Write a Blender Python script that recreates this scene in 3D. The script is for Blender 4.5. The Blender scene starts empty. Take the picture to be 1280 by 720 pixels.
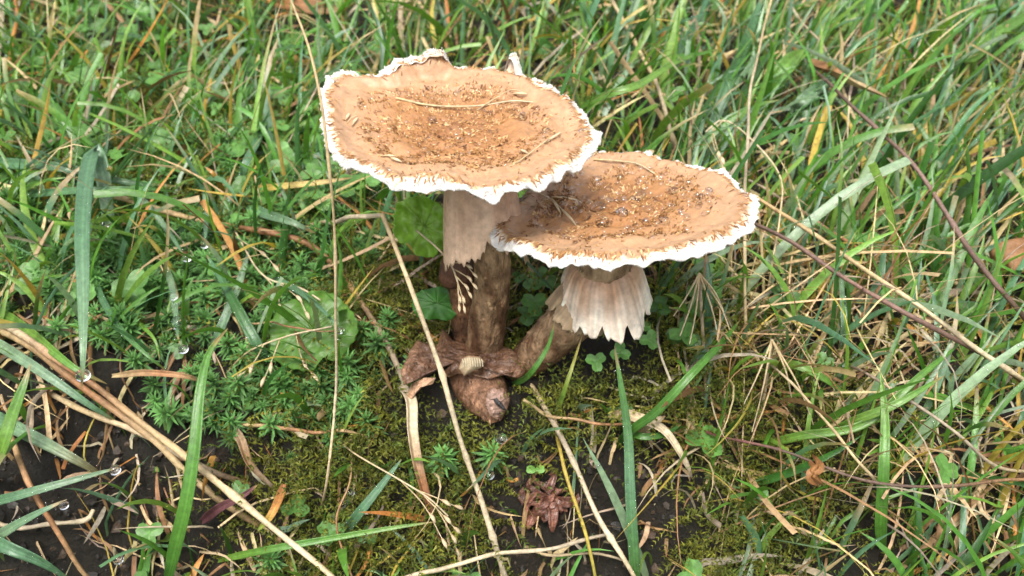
import bpy, math, random
import numpy as np
from mathutils import Vector

random.seed(7)
rng = np.random.default_rng(7)
SC = bpy.context.scene
COL = SC.collection

# ------------------------------------------------------------------ camera
PITCH = math.radians(40.0)
FPX = 1108.5                      # focal length in photo pixels (1280 wide)
FWD = np.array([0.0, math.cos(PITCH), -math.sin(PITCH)])
UPV = np.array([0.0, math.sin(PITCH), math.cos(PITCH)])
RGT = np.array([1.0, 0.0, 0.0])
CAM = np.array([0.013, -0.259, 0.251])

cd = bpy.data.cameras.new('camera')
cd.sensor_width = 36.0
cd.lens = 36.0 * FPX / 1280.0
cd.clip_start = 0.005
cd.clip_end = 500.0
cd.dof.use_dof = True
cd.dof.focus_distance = 0.300
cd.dof.aperture_fstop = 15.0
cam = bpy.data.objects.new('camera', cd)
cam.location = CAM
cam.rotation_euler = (math.pi / 2 - PITCH, 0, 0)
COL.objects.link(cam)
SC.camera = cam

# ------------------------------------------------------------------ sky, sun, exposure (bright overcast)
SUN_EL, SUN_AZ = math.radians(70.0), math.radians(200.0)   # azimuth clockwise from +Y
w = bpy.data.worlds.new('World')
SC.world = w
w.use_nodes = True
nt = w.node_tree
nt.nodes.clear()
sky = nt.nodes.new('ShaderNodeTexSky')
sky.sky_type = 'NISHITA'
sky.sun_disc = False
sky.sun_elevation = SUN_EL
sky.sun_rotation = SUN_AZ
sky.air_density = 1.0
sky.dust_density = 6.0
sky.ozone_density = 1.0
hs = nt.nodes.new('ShaderNodeHueSaturation')
hs.inputs['Saturation'].default_value = 0.42       # an even cloud layer instead of blue sky
bg = nt.nodes.new('ShaderNodeBackground')
bg.inputs['Strength'].default_value = 0.15
wo = nt.nodes.new('ShaderNodeOutputWorld')
nt.links.new(sky.outputs[0], hs.inputs['Color'])
nt.links.new(hs.outputs[0], bg.inputs['Color'])
nt.links.new(bg.outputs[0], wo.inputs['Surface'])

sd = bpy.data.lights.new('sun', 'SUN')
sd.energy = 1.5
sd.angle = math.radians(16.0)
sd.color = (1.0, 0.97, 0.92)
sun = bpy.data.objects.new('sun', sd)
sdir = Vector((math.sin(SUN_AZ) * math.cos(SUN_EL), math.cos(SUN_AZ) * math.cos(SUN_EL), math.sin(SUN_EL)))
sun.rotation_euler = sdir.to_track_quat('Z', 'Y').to_euler()
sun.location = (-0.5, -1.0, 2.0)
COL.objects.link(sun)

SC.view_settings.view_transform = 'Standard'
SC.view_settings.look = 'None'
SC.view_settings.exposure = 1.1
SC.view_settings.gamma = 1.0
SC.cycles.use_denoising = True
SC.cycles.max_bounces = 8
SC.cycles.transmission_bounces = 8
SC.cycles.transparent_max_bounces = 8
SC.cycles.sample_clamp_indirect = 6.0

# ------------------------------------------------------------------ maths helpers
def sm(t):
    t = np.clip(t, 0, 1)
    return t * t * (3 - 2 * t)

class Waves:
    """smooth pseudo noise, a sum of random sine waves (vectorised), about -1..1"""
    def __init__(self, seed, freq, n=9):
        r = np.random.default_rng(seed)
        d = r.normal(size=(n, 3))
        d /= np.linalg.norm(d, axis=1)[:, None]
        self.k = d * freq * r.uniform(0.6, 1.6, (n, 1)) * 2 * math.pi
        self.p = r.uniform(0, 6.283, n)
        self.n = n
    def __call__(self, x, y, z=0.0):
        x, y, z = np.broadcast_arrays(np.asarray(x, float), np.asarray(y, float), np.asarray(z, float))
        s = np.zeros(x.shape)
        for k, p in zip(self.k, self.p):
            s += np.sin(k[0] * x + k[1] * y + k[2] * z + p)
        return s / math.sqrt(self.n) * 0.8

N_a, N_b, N_c, N_d = Waves(1, 7), Waves(2, 22), Waves(3, 60), Waves(4, 160)

def gz(x, y):
    """height of the bank: a gently rising meadow behind, a steep face in front of the mushrooms"""
    x = np.asarray(x, float); y = np.asarray(y, float)
    t = -(y + 0.012)
    neg = 0.012 * np.logaddexp(0, t / 0.012)
    steep = 0.95 - 0.50 * sm((x - 0.05) / 0.14) - 0.1 * sm((-x - 0.15) / 0.2)
    z = -steep * 0.26 * np.tanh(neg / 0.26)
    pos = 0.02 * np.logaddexp(0, -t / 0.02)
    z = z + 0.09 * 3.0 * np.tanh(pos / 3.0)
    fall = np.exp(-(x * x + y * y) / 0.6)
    hole = np.exp(-((x - 0.0) ** 2 + y ** 2) / 0.0012)
    z = z + (1 - hole) * (0.007 * N_a(x, y) * (0.4 + 0.6 * fall) + fall * (0.0032 * N_b(x, y) + 0.0014 * N_c(x, y)))
    return z

def ray(px, py):
    return FWD + (px - 640) / FPX * RGT + (360 - py) / FPX * UPV

def P(px, py, d):
    """point at photo pixel, depth d metres along the view axis"""
    return CAM + d * ray(px, py)

def gdepth(px, py):
    r = ray(px, py)
    ds = np.linspace(0.12, 2.5, 1600)
    pts = CAM[None] + ds[:, None] * r[None]
    f = pts[:, 2] - gz(pts[:, 0], pts[:, 1])
    i = np.argmax(f < 0)
    if f[i] >= 0:
        return 2.5
    if i == 0:
        return ds[0]
    a, b = f[i - 1], f[i]
    return ds[i - 1] + (ds[i] - ds[i - 1]) * a / (a - b)

def G(px, py, h=0.0):
    """point seen at that pixel, lying h metres in front of (nearer than) the ground"""
    return P(px, py, gdepth(px, py) - h)

def proj(pts):
    v = pts - CAM
    d = v @ FWD
    d = np.where(np.abs(d) < 1e-6, 1e-6, d)
    return 640 + (v @ RGT) / d * FPX, 360 - (v @ UPV) / d * FPX, d

def unit(v):
    v = np.asarray(v, float)
    n = np.linalg.norm(v, axis=-1, keepdims=True)
    return v / np.maximum(n, 1e-9)

def spline(pts, n):
    """Catmull-Rom through the points, n samples, even by arc length"""
    p = np.asarray(pts, float)
    if len(p) == 2:
        t = np.linspace(0, 1, n)[:, None]
        return p[0] * (1 - t) + p[1] * t
    q = np.vstack([2 * p[0] - p[1], p, 2 * p[-1] - p[-2]])
    out = []
    for i in range(1, len(q) - 2):
        t = np.linspace(0, 1, 24, endpoint=False)[:, None]
        a, b, c, d = q[i - 1], q[i], q[i + 1], q[i + 2]
        out.append(0.5 * ((2 * b) + (c - a) * t + (2 * a - 5 * b + 4 * c - d) * t ** 2 + (3 * b - a - 3 * c + d) * t ** 3))
    out = np.vstack(out + [q[-2][None]])
    s = np.r_[0, np.cumsum(np.linalg.norm(np.diff(out, axis=0), axis=1))]
    u = np.linspace(0, s[-1], n)
    return np.stack([np.interp(u, s, out[:, k]) for k in range(3)], 1)

# ------------------------------------------------------------------ mesh helpers
class MB:
    """collects vertices, faces and vertex colours; build() links them as one mesh object"""
    def __init__(self):
        self.v, self.f3, self.f4, self.c, self.n = [], [], [], [], 0
    def add(self, v, f, c=(0.5, 0.5, 0.5)):
        v = np.asarray(v, float).reshape(-1, 3)
        f = np.asarray(f, int)
        c = np.asarray(c, float)
        if c.ndim == 1:
            c = np.broadcast_to(c, (len(v), 3))
        self.v.append(v); self.c.append(c)
        (self.f3 if f.shape[1] == 3 else self.f4).append(f + self.n)
        self.n += len(v)
    def build(self, name, mat, parent=None, loc=None, smooth=True, attrs=None):
        v = np.vstack(self.v); c = np.vstack(self.c)
        f3 = np.vstack(self.f3) if self.f3 else np.zeros((0, 3), int)
        f4 = np.vstack(self.f4) if self.f4 else np.zeros((0, 4), int)
        if loc is not None:
            v = v - np.asarray(loc)
        me = bpy.data.meshes.new(name)
        me.vertices.add(len(v)); me.vertices.foreach_set('co', v.astype(np.float32).ravel())
        me.loops.add(f3.size + f4.size)
        me.loops.foreach_set('vertex_index', np.r_[f3.ravel(), f4.ravel()].astype(np.int32))
        nf = len(f3) + len(f4)
        me.polygons.add(nf)
        tot = np.r_[np.full(len(f3), 3), np.full(len(f4), 4)]
        me.polygons.foreach_set('loop_start', np.r_[0, np.cumsum(tot)[:-1]].astype(np.int32))
        me.polygons.foreach_set('use_smooth', np.full(nf, smooth))
        a = me.attributes.new('col', 'FLOAT_COLOR', 'POINT')
        a.data.foreach_set('color', np.c_[c, np.ones(len(c))].astype(np.float32).ravel())
        for k, arr in (attrs or {}).items():
            b = me.attributes.new(k, 'FLOAT_VECTOR', 'POINT')
            b.data.foreach_set('vector', np.asarray(arr, np.float32).ravel())
        me.update(calc_edges=True)
        me.validate()
        me.materials.append(mat)
        o = bpy.data.objects.new(name, me)
        COL.objects.link(o)
        if parent is not None:
            o.parent = parent
        if loc is not None and parent is None:
            o.location = loc
        return o

def tag(o, label=None, cat=None, group=None, kind=None):
    if label: o['label'] = label
    if cat: o['category'] = cat
    if group: o['group'] = group
    if kind: o['kind'] = kind
    return o

def empty(name, loc, label, cat, group=None):
    o = bpy.data.objects.new(name, None)
    o.empty_display_size = 0.01
    o.location = loc
    COL.objects.link(o)
    return tag(o, label, cat, group)

def grid_faces(nr, nc, wrap=False):
    i, j = np.meshgrid(np.arange(nr - 1), np.arange(nc if wrap else nc - 1), indexing='ij')
    j2 = (j + 1) % nc
    return np.stack([i * nc + j, i * nc + j2, (i + 1) * nc + j2, (i + 1) * nc + j], -1).reshape(-1, 4)

def frames(path, ref):
    t = unit(np.gradient(path, axis=0))
    ref = np.asarray(ref, float)
    side = unit(np.cross(t, np.broadcast_to(ref, t.shape)))
    return t, side, unit(np.cross(side, t))

def add_tube(mb, path, rad, col, ns=8, ref=(0.13, 0.31, 0.94), wob=0.0, seed=0):
    path = np.asarray(path); n = len(path)
    rad = np.broadcast_to(np.asarray(rad, float), (n,))
    t, a, b = frames(path, ref)
    th = np.linspace(0, 2 * math.pi, ns, endpoint=False)
    r = rad[:, None] * np.ones(ns)[None]
    if wob:
        nw = Waves(seed + 50, 1.0)
        r = r * (1 + wob * nw(np.cos(th)[None] * 0.6 + np.arange(n)[:, None] * 0.15, np.sin(th)[None] * 0.6, seed * 1.7))
    v = path[:, None] + r[..., None] * (np.cos(th)[None, :, None] * a[:, None] + np.sin(th)[None, :, None] * b[:, None])
    col = np.asarray(col, float)
    if col.ndim == 2:
        col = np.repeat(col, ns, axis=0)
    v = v.reshape(-1, 3)
    mb.add(v, grid_faces(n, ns, True), col)
    for row, end in ((0, path[0]), (n - 1, path[-1])):
        idx = np.arange(ns) + row * ns
        vv = np.vstack([v[idx], end[None]])
        cc = np.vstack([col[idx], col[idx[:1]]]) if col.ndim == 2 else col
        f = np.array([[k, (k + 1) % ns, ns] for k in range(ns)])
        if row == 0: f = f[:, ::-1]
        mb.add(vv, f, cc)

def add_blade(mb, path, width, col, normal=(0, -0.45, 0.85), fold=0.25, roll=0.0, thick=0.00016):
    """grass blade: a folded leaf with real thickness along the path"""
    path = np.asarray(path); n = len(path)
    t, side, nor = frames(path, normal)
    # side x normal turned by a twist that grows along the blade
    roll = np.broadcast_to(np.asarray(roll, float), (n,))
    cr, sr = np.cos(roll)[:, None], np.sin(roll)[:, None]
    s2, n2 = cr * side + sr * nor, -sr * side + cr * nor
    s = np.linspace(0, 1, n)
    wprof = np.minimum(1, 0.55 + s * 2.2) * np.power(np.clip(1 - s ** 3.2, 0.0, 1), 0.75) + 0.03
    hw = 0.5 * width * wprof
    u = np.linspace(-1, 1, 9)
    h = fold * (np.abs(u) - 0.5) + 0.07 * np.cos(u * 9)
    top = path[:, None] + hw[:, None, None] * (u[None, :, None] * s2[:, None] + h[None, :, None] * n2[:, None])
    bot = top - n2[:, None] * thick * (1 - 0.8 * np.abs(u))[None, :, None]
    ring = np.concatenate([top, bot[:, ::-1]], 1)            # closed ring
    col = np.asarray(col, float)
    if col.ndim == 2:
        cc = np.repeat(col[:, None], 18, 1)
        cc = cc * np.array([1.0, .88, 1.06, .9, 1.22, .9, 1.06, .88, 1.0] * 2)[None, :, None]
        col = cc.reshape(-1, 3)
    mb.add(ring.reshape(-1, 3), grid_faces(n, 18, True), col)

def ramp_cols(stops, n):
    """stops: list of colours spread evenly along the length"""
    s = np.linspace(0, 1, n); k = np.linspace(0, 1, len(stops)); a = np.asarray(stops, float)
    return np.stack([np.interp(s, k, a[:, i]) for i in range(3)], 1)

# ------------------------------------------------------------------ materials
def new_mat(name):
    m = bpy.data.materials.new(name); m.use_nodes = True
    t = m.node_tree; t.nodes.clear()
    o = t.nodes.new('ShaderNodeOutputMaterial')
    return m, t, o

def nd(t, kind, **kw):
    n = t.nodes.new(kind)
    for k, v in kw.items():
        if k in n.inputs: n.inputs[k].default_value = v
        else: setattr(n, k, v)
    return n

def vcol_mat(name, rough=0.5, transl=0.0, nscale=400.0, amp=0.35, bump=0.3, bscale=900.0, stretch=None, spec=0.4, coat=0.0, tint=(1.25, 1.25, 0.6), bdist=0.0006):
    """colour from the vertex colours, broken up by fine noise, optional light through the leaf"""
    m, t, o = new_mat(name)
    L = t.links.new
    at = nd(t, 'ShaderNodeAttribute', attribute_name='col')
    tc = nd(t, 'ShaderNodeTexCoord')
    vec = tc.outputs['Object']
    if stretch:
        mp = nd(t, 'ShaderNodeMapping'); mp.inputs['Scale'].default_value = stretch
        L(vec, mp.inputs['Vector']); vec = mp.outputs['Vector']
    n1 = nd(t, 'ShaderNodeTexNoise', Scale=nscale, Detail=5.0, Roughness=0.65)
    L(vec, n1.inputs['Vector'])
    mr = nd(t, 'ShaderNodeMapRange')
    mr.inputs['From Min'].default_value = 0.3; mr.inputs['From Max'].default_value = 0.7
    mr.inputs['To Min'].default_value = 1 - amp; mr.inputs['To Max'].default_value = 1 + amp
    L(n1.outputs[0], mr.inputs['Value'])
    vm = nd(t, 'ShaderNodeVectorMath', operation='SCALE')
    L(at.outputs['Color'], vm.inputs[0]); L(mr.outputs[0], vm.inputs['Scale'])
    b = nd(t, 'ShaderNodeBsdfPrincipled', Roughness=rough)
    b.inputs['Specular IOR Level'].default_value = spec
    if coat:
        b.inputs['Coat Weight'].default_value = coat
        b.inputs['Coat Roughness'].default_value = 0.12
    L(vm.outputs[0], b.inputs['Base Color'])
    if bump:
        n2 = nd(t, 'ShaderNodeTexNoise', Scale=bscale, Detail=4.0)
        L(vec, n2.inputs['Vector'])
        bp = nd(t, 'ShaderNodeBump', Strength=bump, Distance=bdist)
        L(n2.outputs[0], bp.inputs['Height']); L(bp.outputs[0], b.inputs['Normal'])
    if transl:
        tr = nd(t, 'ShaderNodeBsdfTranslucent')
        v2 = nd(t, 'ShaderNodeVectorMath', operation='MULTIPLY'); v2.inputs[1].default_value = tint
        L(vm.outputs[0], v2.inputs[0]); L(v2.outputs[0], tr.inputs['Color'])
        mx = nd(t, 'ShaderNodeMixShader', Fac=transl)
        L(b.outputs[0], mx.inputs[1]); L(tr.outputs[0], mx.inputs[2]); L(mx.outputs[0], o.inputs['Surface'])
    else:
        L(b.outputs[0], o.inputs['Surface'])
    return m

M_BLADE = vcol_mat('grass_blade', rough=0.32, transl=0.36, nscale=420, amp=0.28, bump=0.35, bscale=1500, spec=0.65)
M_DRY = vcol_mat('dry_grass', rough=0.6, transl=0.12, nscale=500, amp=0.35, bump=0.35, bscale=1400, tint=(1.1, 1.0, 0.8))
M_TWIG = vcol_mat('twig', rough=0.6, nscale=900, amp=0.4, bump=0.6, bscale=1200)
M_MOSS = vcol_mat('moss', rough=0.55, transl=0.35, nscale=300, amp=0.3, bump=0.0, spec=0.3)
M_LEAF = vcol_mat('broad_leaf', rough=0.42, transl=0.30, nscale=160, amp=0.25, bump=0.3, bscale=260, spec=0.35, coat=0.04)
M_CLOVER = vcol_mat('clover_leaf', rough=0.42, transl=0.3, nscale=300, amp=0.3, bump=0.35, bscale=600, spec=0.4)
M_FLESH = vcol_mat('mushroom_flesh', rough=0.6, transl=0.10, nscale=260, amp=0.26, bump=0.45, bscale=700, spec=0.3, tint=(1.1, 1.0, 0.85))
M_STEM = vcol_mat('mushroom_stem', rough=0.65, nscale=330, amp=0.5, bump=0.9, bscale=700, stretch=(1.0, 1.0, 0.4), spec=0.3, bdist=0.0016)
M_WET = vcol_mat('wet_mushroom_skin', rough=0.42, nscale=420, amp=0.55, bump=1.0, bscale=650, spec=0.45, coat=0.22, bdist=0.0016)
M_SCALE = vcol_mat('cap_scale', rough=0.5, transl=0.1, nscale=900, amp=0.3, bump=0.2, spec=0.4)
M_FLUFF = vcol_mat('white_margin_fibre', rough=0.8, transl=0.2, nscale=600, amp=0.08, bump=0.2, spec=0.2, tint=(1, 1, 1))

def glass_mat():
    m, t, o = new_mat('water')
    b = nd(t, 'ShaderNodeBsdfPrincipled', Roughness=0.0, IOR=1.333)
    b.inputs['Base Color'].default_value = (1, 1, 1, 1)
    b.inputs['Transmission Weight'].default_value = 1.0
    t.links.new(b.outputs[0], o.inputs['Surface'])
    return m
def bead_mat():
    m, t, o = new_mat('water_bead')
    tr = nd(t, 'ShaderNodeBsdfTransparent'); gl = nd(t, 'ShaderNodeBsdfGlossy', Roughness=0.02)
    fr = nd(t, 'ShaderNodeFresnel', IOR=1.75); mx = nd(t, 'ShaderNodeMixShader')
    ge = nd(t, 'ShaderNodeNewGeometry'); om = nd(t, 'ShaderNodeMath', operation='SUBTRACT'); om.inputs[0].default_value = 1.0; t.links.new(ge.outputs['Backfacing'], om.inputs[1])
    fm = nd(t, 'ShaderNodeMath', operation='MULTIPLY'); t.links.new(fr.outputs[0], fm.inputs[0]); t.links.new(om.outputs[0], fm.inputs[1])
    t.links.new(fm.outputs[0], mx.inputs[0]); t.links.new(tr.outputs[0], mx.inputs[1]); t.links.new(gl.outputs[0], mx.inputs[2]); t.links.new(mx.outputs[0], o.inputs['Surface'])
    return m
M_WATER = glass_mat()
M_BEAD = bead_mat()

def soil_mat():
    m, t, o = new_mat('soil')
    L = t.links.new
    tc = nd(t, 'ShaderNodeTexCoord')
    n1 = nd(t, 'ShaderNodeTexNoise', Scale=35.0, Detail=8.0, Roughness=0.7)
    n2 = nd(t, 'ShaderNodeTexNoise', Scale=260.0, Detail=6.0, Roughness=0.7)
    for n in (n1, n2): L(tc.outputs['Object'], n.inputs['Vector'])
    r = nd(t, 'ShaderNodeValToRGB')
    e = r.color_ramp.elements
    e[0].position = 0.30; e[0].color = (0.006, 0.005, 0.0035, 1)
    e[1].position = 0.72; e[1].color = (0.045, 0.027, 0.014, 1)
    k = e.new(0.52); k.color = (0.020, 0.016, 0.009, 1)
    mx = nd(t, 'ShaderNodeMath', operation='ADD'); mh = nd(t, 'ShaderNodeMath', operation='MULTIPLY'); mh.inputs[1].default_value = 0.5
    mq = nd(t, 'ShaderNodeMath', operation='MULTIPLY'); mq.inputs[1].default_value = 0.5
    L(n1.outputs[0], mh.inputs[0]); L(n2.outputs[0], mq.inputs[0]); L(mh.outputs[0], mx.inputs[0]); L(mq.outputs[0], mx.inputs[1])
    L(mx.outputs[0], r.inputs[0])
    # away from the bank the meadow carries a green thatch
    sx = nd(t, 'ShaderNodeVectorMath', operation='LENGTH'); L(tc.outputs['Object'], sx.inputs[0])
    mr = nd(t, 'ShaderNodeMapRange'); mr.inputs['From Min'].default_value = 0.9; mr.inputs['From Max'].default_value = 1.4
    L(sx.outputs['Value'], mr.inputs['Value'])
    gm = nd(t, 'ShaderNodeMix', data_type='RGBA'); gm.inputs['B'].default_value = (0.055, 0.085, 0.022, 1)
    L(mr.outputs[0], gm.inputs['Factor']); L(r.outputs[0], gm.inputs['A'])
    b = nd(t, 'ShaderNodeBsdfPrincipled', Roughness=0.6)
    L(gm.outputs['Result'], b.inputs['Base Color'])
    n3 = nd(t, 'ShaderNodeTexNoise', Scale=700.0, Detail=5.0, Roughness=0.75); L(tc.outputs['Object'], n3.inputs['Vector'])
    ha = nd(t, 'ShaderNodeMath', operation='MULTIPLY_ADD'); ha.inputs[1].default_value = 0.45; L(n3.outputs[0], ha.inputs[0]); L(n2.outputs[0], ha.inputs[2])
    bp = nd(t, 'ShaderNodeBump', Strength=1.0, Distance=0.006); L(ha.outputs[0], bp.inputs['Height']); L(bp.outputs[0], b.inputs['Normal'])
    L(b.outputs[0], o.inputs['Surface'])
    return m
M_SOIL = soil_mat()

def cap_mat():
    m, t, o = new_mat('mushroom_cap_skin')
    L = t.links.new
    tc = nd(t, 'ShaderNodeTexCoord')
    pol = nd(t, 'ShaderNodeAttribute', attribute_name='pol')      # cos, sin, radius 0..1
    sep = nd(t, 'ShaderNodeSeparateXYZ'); L(pol.outputs['Vector'], sep.inputs[0])
    mp = nd(t, 'ShaderNodeMapping'); mp.inputs['Scale'].default_value = (13, 13, 2.5); L(pol.outputs['Vector'], mp.inputs['Vector'])
    streak = nd(t, 'ShaderNodeTexNoise', Scale=1.0, Detail=5.0, Roughness=0.6); L(mp.outputs[0], streak.inputs['Vector'])
    fine = nd(t, 'ShaderNodeTexNoise', Scale=420.0, Detail=6.0, Roughness=0.7); L(tc.outputs['Object'], fine.inputs['Vector'])
    big = nd(t, 'ShaderNodeTexNoise', Scale=70.0, Detail=4.0); L(tc.outputs['Object'], big.inputs['Vector'])
    def mad(src, mul, add):
        n = nd(t, 'ShaderNodeMath', operation='MULTIPLY_ADD'); n.inputs[1].default_value = mul; n.inputs[2].default_value = add
        L(src, n.inputs[0]); return n.outputs[0]
    def add(a, b):
        n = nd(t, 'ShaderNodeMath', operation='ADD'); L(a, n.inputs[0]); L(b, n.inputs[1]); return n.outputs[0]
    rr = add(add(sep.outputs['Z'], mad(streak.outputs[0], 0.10, -0.05)), add(mad(fine.outputs[0], 0.07, -0.035), mad(big.outputs[0], 0.14, -0.07)))
    r = nd(t, 'ShaderNodeValToRGB'); L(rr, r.inputs[0])
    e = r.color_ramp.elements
    e[0].position = 0.0; e[0].color = (0.17, 0.072, 0.026, 1)
    e[1].position = 1.0; e[1].color = (0.68, 0.655, 0.61, 1)
    for p, c in ((0.10, (0.25, 0.110, 0.038)), (0.42, (0.31, 0.150, 0.056)), (0.64, (0.35, 0.195, 0.096)), (0.87, (0.385, 0.232, 0.128)), (0.915, (0.29, 0.158, 0.075)), (0.938, (0.50, 0.39, 0.27)), (0.968, (0.66, 0.63, 0.575))):
        k = e.new(p); k.color = (*c, 1)
    mr = nd(t, 'ShaderNodeMapRange'); mr.inputs['From Min'].default_value = 0.3; mr.inputs['From Max'].default_value = 0.7
    mr.inputs['To Min'].default_value = 0.80; mr.inputs['To Max'].default_value = 1.16
    L(fine.outputs[0], mr.inputs['Value'])
    vm = nd(t, 'ShaderNodeVectorMath', operation='SCALE'); L(r.outputs[0], vm.inputs[0]); L(mr.outputs[0], vm.inputs['Scale'])
    b = nd(t, 'ShaderNodeBsdfPrincipled', Roughness=0.55); b.inputs['Specular IOR Level'].default_value = 0.35
    L(vm.outputs[0], b.inputs['Base Color'])
    b.inputs['Coat Weight'].default_value = 0.12; b.inputs['Coat Roughness'].default_value = 0.25
    b.inputs['Subsurface Weight'].default_value = 0.15
    b.inputs['Subsurface Radius'].default_value = (0.004, 0.002, 0.001)
    b.inputs['Subsurface Scale'].default_value = 0.5
    bp = nd(t, 'ShaderNodeBump', Strength=0.55, Distance=0.0009); L(fine.outputs[0], bp.inputs['Height']); L(bp.outputs[0], b.inputs['Normal'])
    L(b.outputs[0], o.inputs['Surface'])
    return m
M_CAP = cap_mat()

# ------------------------------------------------------------------ ground
def make_ground():
    u = np.linspace(-1, 1, 341)
    s = 0.55 * u + 40 * np.sign(u) * np.abs(u) ** 9
    X, Y = np.meshgrid(s, s + 0.15, indexing='ij')
    Z = gz(X, Y)
    near = np.exp(-(X ** 2 + Y ** 2) / 0.3)
    Z = Z + near * 0.0012 * N_d(X, Y)
    mb = MB(); mb.add(np.stack([X, Y, Z], -1).reshape(-1, 3), grid_faces(341, 341)[:, ::-1])
    o = mb.build('ground', M_SOIL)
    o['kind'] = 'structure'
make_ground()

# ------------------------------------------------------------------ mushroom caps
class Cap:
    def __init__(self, cpx, depth, normal, outline, flaps, seed, bowl=0.004, droop=0.0065):
        self.c = P(cpx[0], cpx[1], depth)
        self.ez = unit(np.array(normal, float))
        self.ex = unit(np.array([1, 0, 0]) - self.ez * self.ez[0])
        self.ey = np.cross(self.ez, self.ex)
        loc = []
        for (x, y) in outline:
            r = ray(x, y)
            q = self.c - self.ez * droop * 0.55
            tt = ((q - CAM) @ self.ez) / (r @ self.ez)
            p = CAM + tt * r - self.c
            loc.append((p @ self.ex, p @ self.ey))
        loc = np.array(loc)
        mid = (loc.max(0) + loc.min(0)) / 2
        self.c = self.c + mid[0] * self.ex + mid[1] * self.ey
        loc = loc - mid
        th = np.arctan2(loc[:, 1], loc[:, 0]); R = np.hypot(loc[:, 0], loc[:, 1])
        k = np.argsort(th); self.th, self.R = th[k], R[k]
        self.flaps = flaps
        self.bowl, self.droop = bowl, droop
        self.w1, self.w2, self.w3 = Waves(seed, 45), Waves(seed + 1, 120), Waves(seed + 2, 330)
        self.seed = seed
    def radius(self, th):
        th = (np.asarray(th) + math.pi) % (2 * math.pi) - math.pi
        r = 0
        for dt in (-0.09, 0, 0.09):
            r = r + np.interp(th + dt, self.th, self.R, period=2 * math.pi)
        return r / 3 * (1 + 0.008 * np.sin(17 * th + self.seed) + 0.005 * np.sin(41 * th + 2))
    def flap(self, th, r):
        h = 0.0 * np.asarray(th) * np.asarray(r)
        for (t0, wd, ht, inner) in self.flaps:
            d = (np.asarray(th) - t0 + math.pi) % (2 * math.pi) - math.pi
            h = h + ht * np.exp(-np.abs(d / wd) ** 3) * sm((r - inner) / (1 - inner)) 
        return h
    def top(self, r, th):
        """world point of the upper surface at relative radius r, angle th"""
        r = np.asarray(r, float); th = np.asarray(th, float)
        R = self.radius(th)
        rr = np.minimum(r, 1.0) ** 1.0
        x, y = R * rr * np.cos(th), R * rr * np.sin(th)
        fl = self.flap(th, r)
        m = sm((r - 0.88) / 0.12)
        edge = np.clip((r - 0.88) / 0.12, 0, 1) ** 2
        h = self.bowl * (r ** 2 * 1.1 - 0.35) + 0.0016 * np.exp(-(r / 0.16) ** 2)
        h = h + 0.0005 * np.sin(r * 30 + 1.2 * self.w1(x * .4, y * .4)) * (1 - m)
        h = h + 0.0011 * self.w1(x, y) + 0.0004 * self.w2(x, y) + 0.00018 * self.w3(x, y)
        h = h - self.droop * edge * (1 - np.clip(fl / 0.004, 0, 1)) + fl
        h = h + m * 0.0007 * self.w2(x * 1.3, y * 1.3, 0.3) + m * 0.0004 * self.w3(x, y, 0.1)
        return self.c + x[..., None] * self.ex + y[..., None] * self.ey + h[..., None] * self.ez
    def normal(self, r, th):
        e = 0.004
        a = self.top(r + e, th) - self.top(r - e, th)
        b = self.top(r, th + e) - self.top(r, th - e)
        return unit(np.cross(a, b)), unit(a), unit(b)
    def locate(self, px, py):
        """relative radius and angle of the surface point seen at a photo pixel"""
        rr = ray(px, py); tt = ((self.c - CAM) @ self.ez) / (rr @ self.ez)
        for _ in range(4):
            p = CAM + tt * rr - self.c
            x, y = p @ self.ex, p @ self.ey
            th = math.atan2(y, x); r = min(0.97, math.hypot(x, y) / float(self.radius(th)))
            h = float((self.top(r, th) - self.c) @ self.ez)
            tt = ((self.c + self.ez * h - CAM) @ self.ez) / (rr @ self.ez)
        return r, th
    def build(self, root, stem_top):
        NT, NR = 300, 74
        th = np.linspace(-math.pi, math.pi, NT, endpoint=False)
        r = np.r_[np.linspace(0.004, 0.84, 50), np.linspace(0.85, 1.0, NR - 50)]
        RR, TT = np.meshgrid(r, th, indexing='ij')
        V = self.top(RR, TT)
        flm = np.clip(self.flap(TT, RR) / 0.005, 0, 1)
        pol = np.stack([np.cos(TT), np.sin(TT), RR - 0.07 * flm], -1)
        lip = []
        lp = []
        e = self.top(np.full(NT, 1.0), th); R = self.radius(th)
        out = np.cos(th)[:, None] * self.ex + np.sin(th)[:, None] * self.ey
        for dr, dh in ((0.0002, -0.0005), (-0.0004, -0.0009), (-0.0016, -0.0011), (-0.0036, -0.0008)):
            wob = 0.0004 * self.w3(e[:, 0], e[:, 1], dh * 300)
            lip.append(e + out * (dr + wob)[:, None] + self.ez * dh)
            lp.append(np.stack([np.cos(th), np.sin(th), 1.0 - 0.05 * flm[-1]], -1))
        V = np.concatenate([V, np.array(lip)], 0); pol = np.concatenate([pol, np.array(lp)], 0)
        n = V.shape[0]
        mb = MB(); mb.add(V.reshape(-1, 3), grid_faces(n, NT, True), (0.5, 0.3, 0.2))
        base = np.array(root.location)
        cap = mb.build('cap', M_CAP, root, loc=base, attrs={'pol': pol.reshape(-1, 3)})
        # gills: radial plates under the cap
        NG = 180
        th2 = np.linspace(-math.pi, math.pi, NG * 2, endpoint=False)
        s = np.linspace(0, 1, 9)
        lipv = lip[-1]
        pts = []
        zig = np.where(np.arange(NG * 2) % 2 == 0, 1.0, 0.0)
        for q in s:
            rq = 0.955 * (1 - q) + 0.16 * q
            dep = 0.0004 + 0.0030 * math.sin(math.pi * min(1, q * 0.9 + 0.08))
            pts.append(self.top(np.full(NG * 2, rq), th2) - self.ez * (0.0016 + 0.0045 * q) - self.ez * (dep * zig)[:, None])
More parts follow.
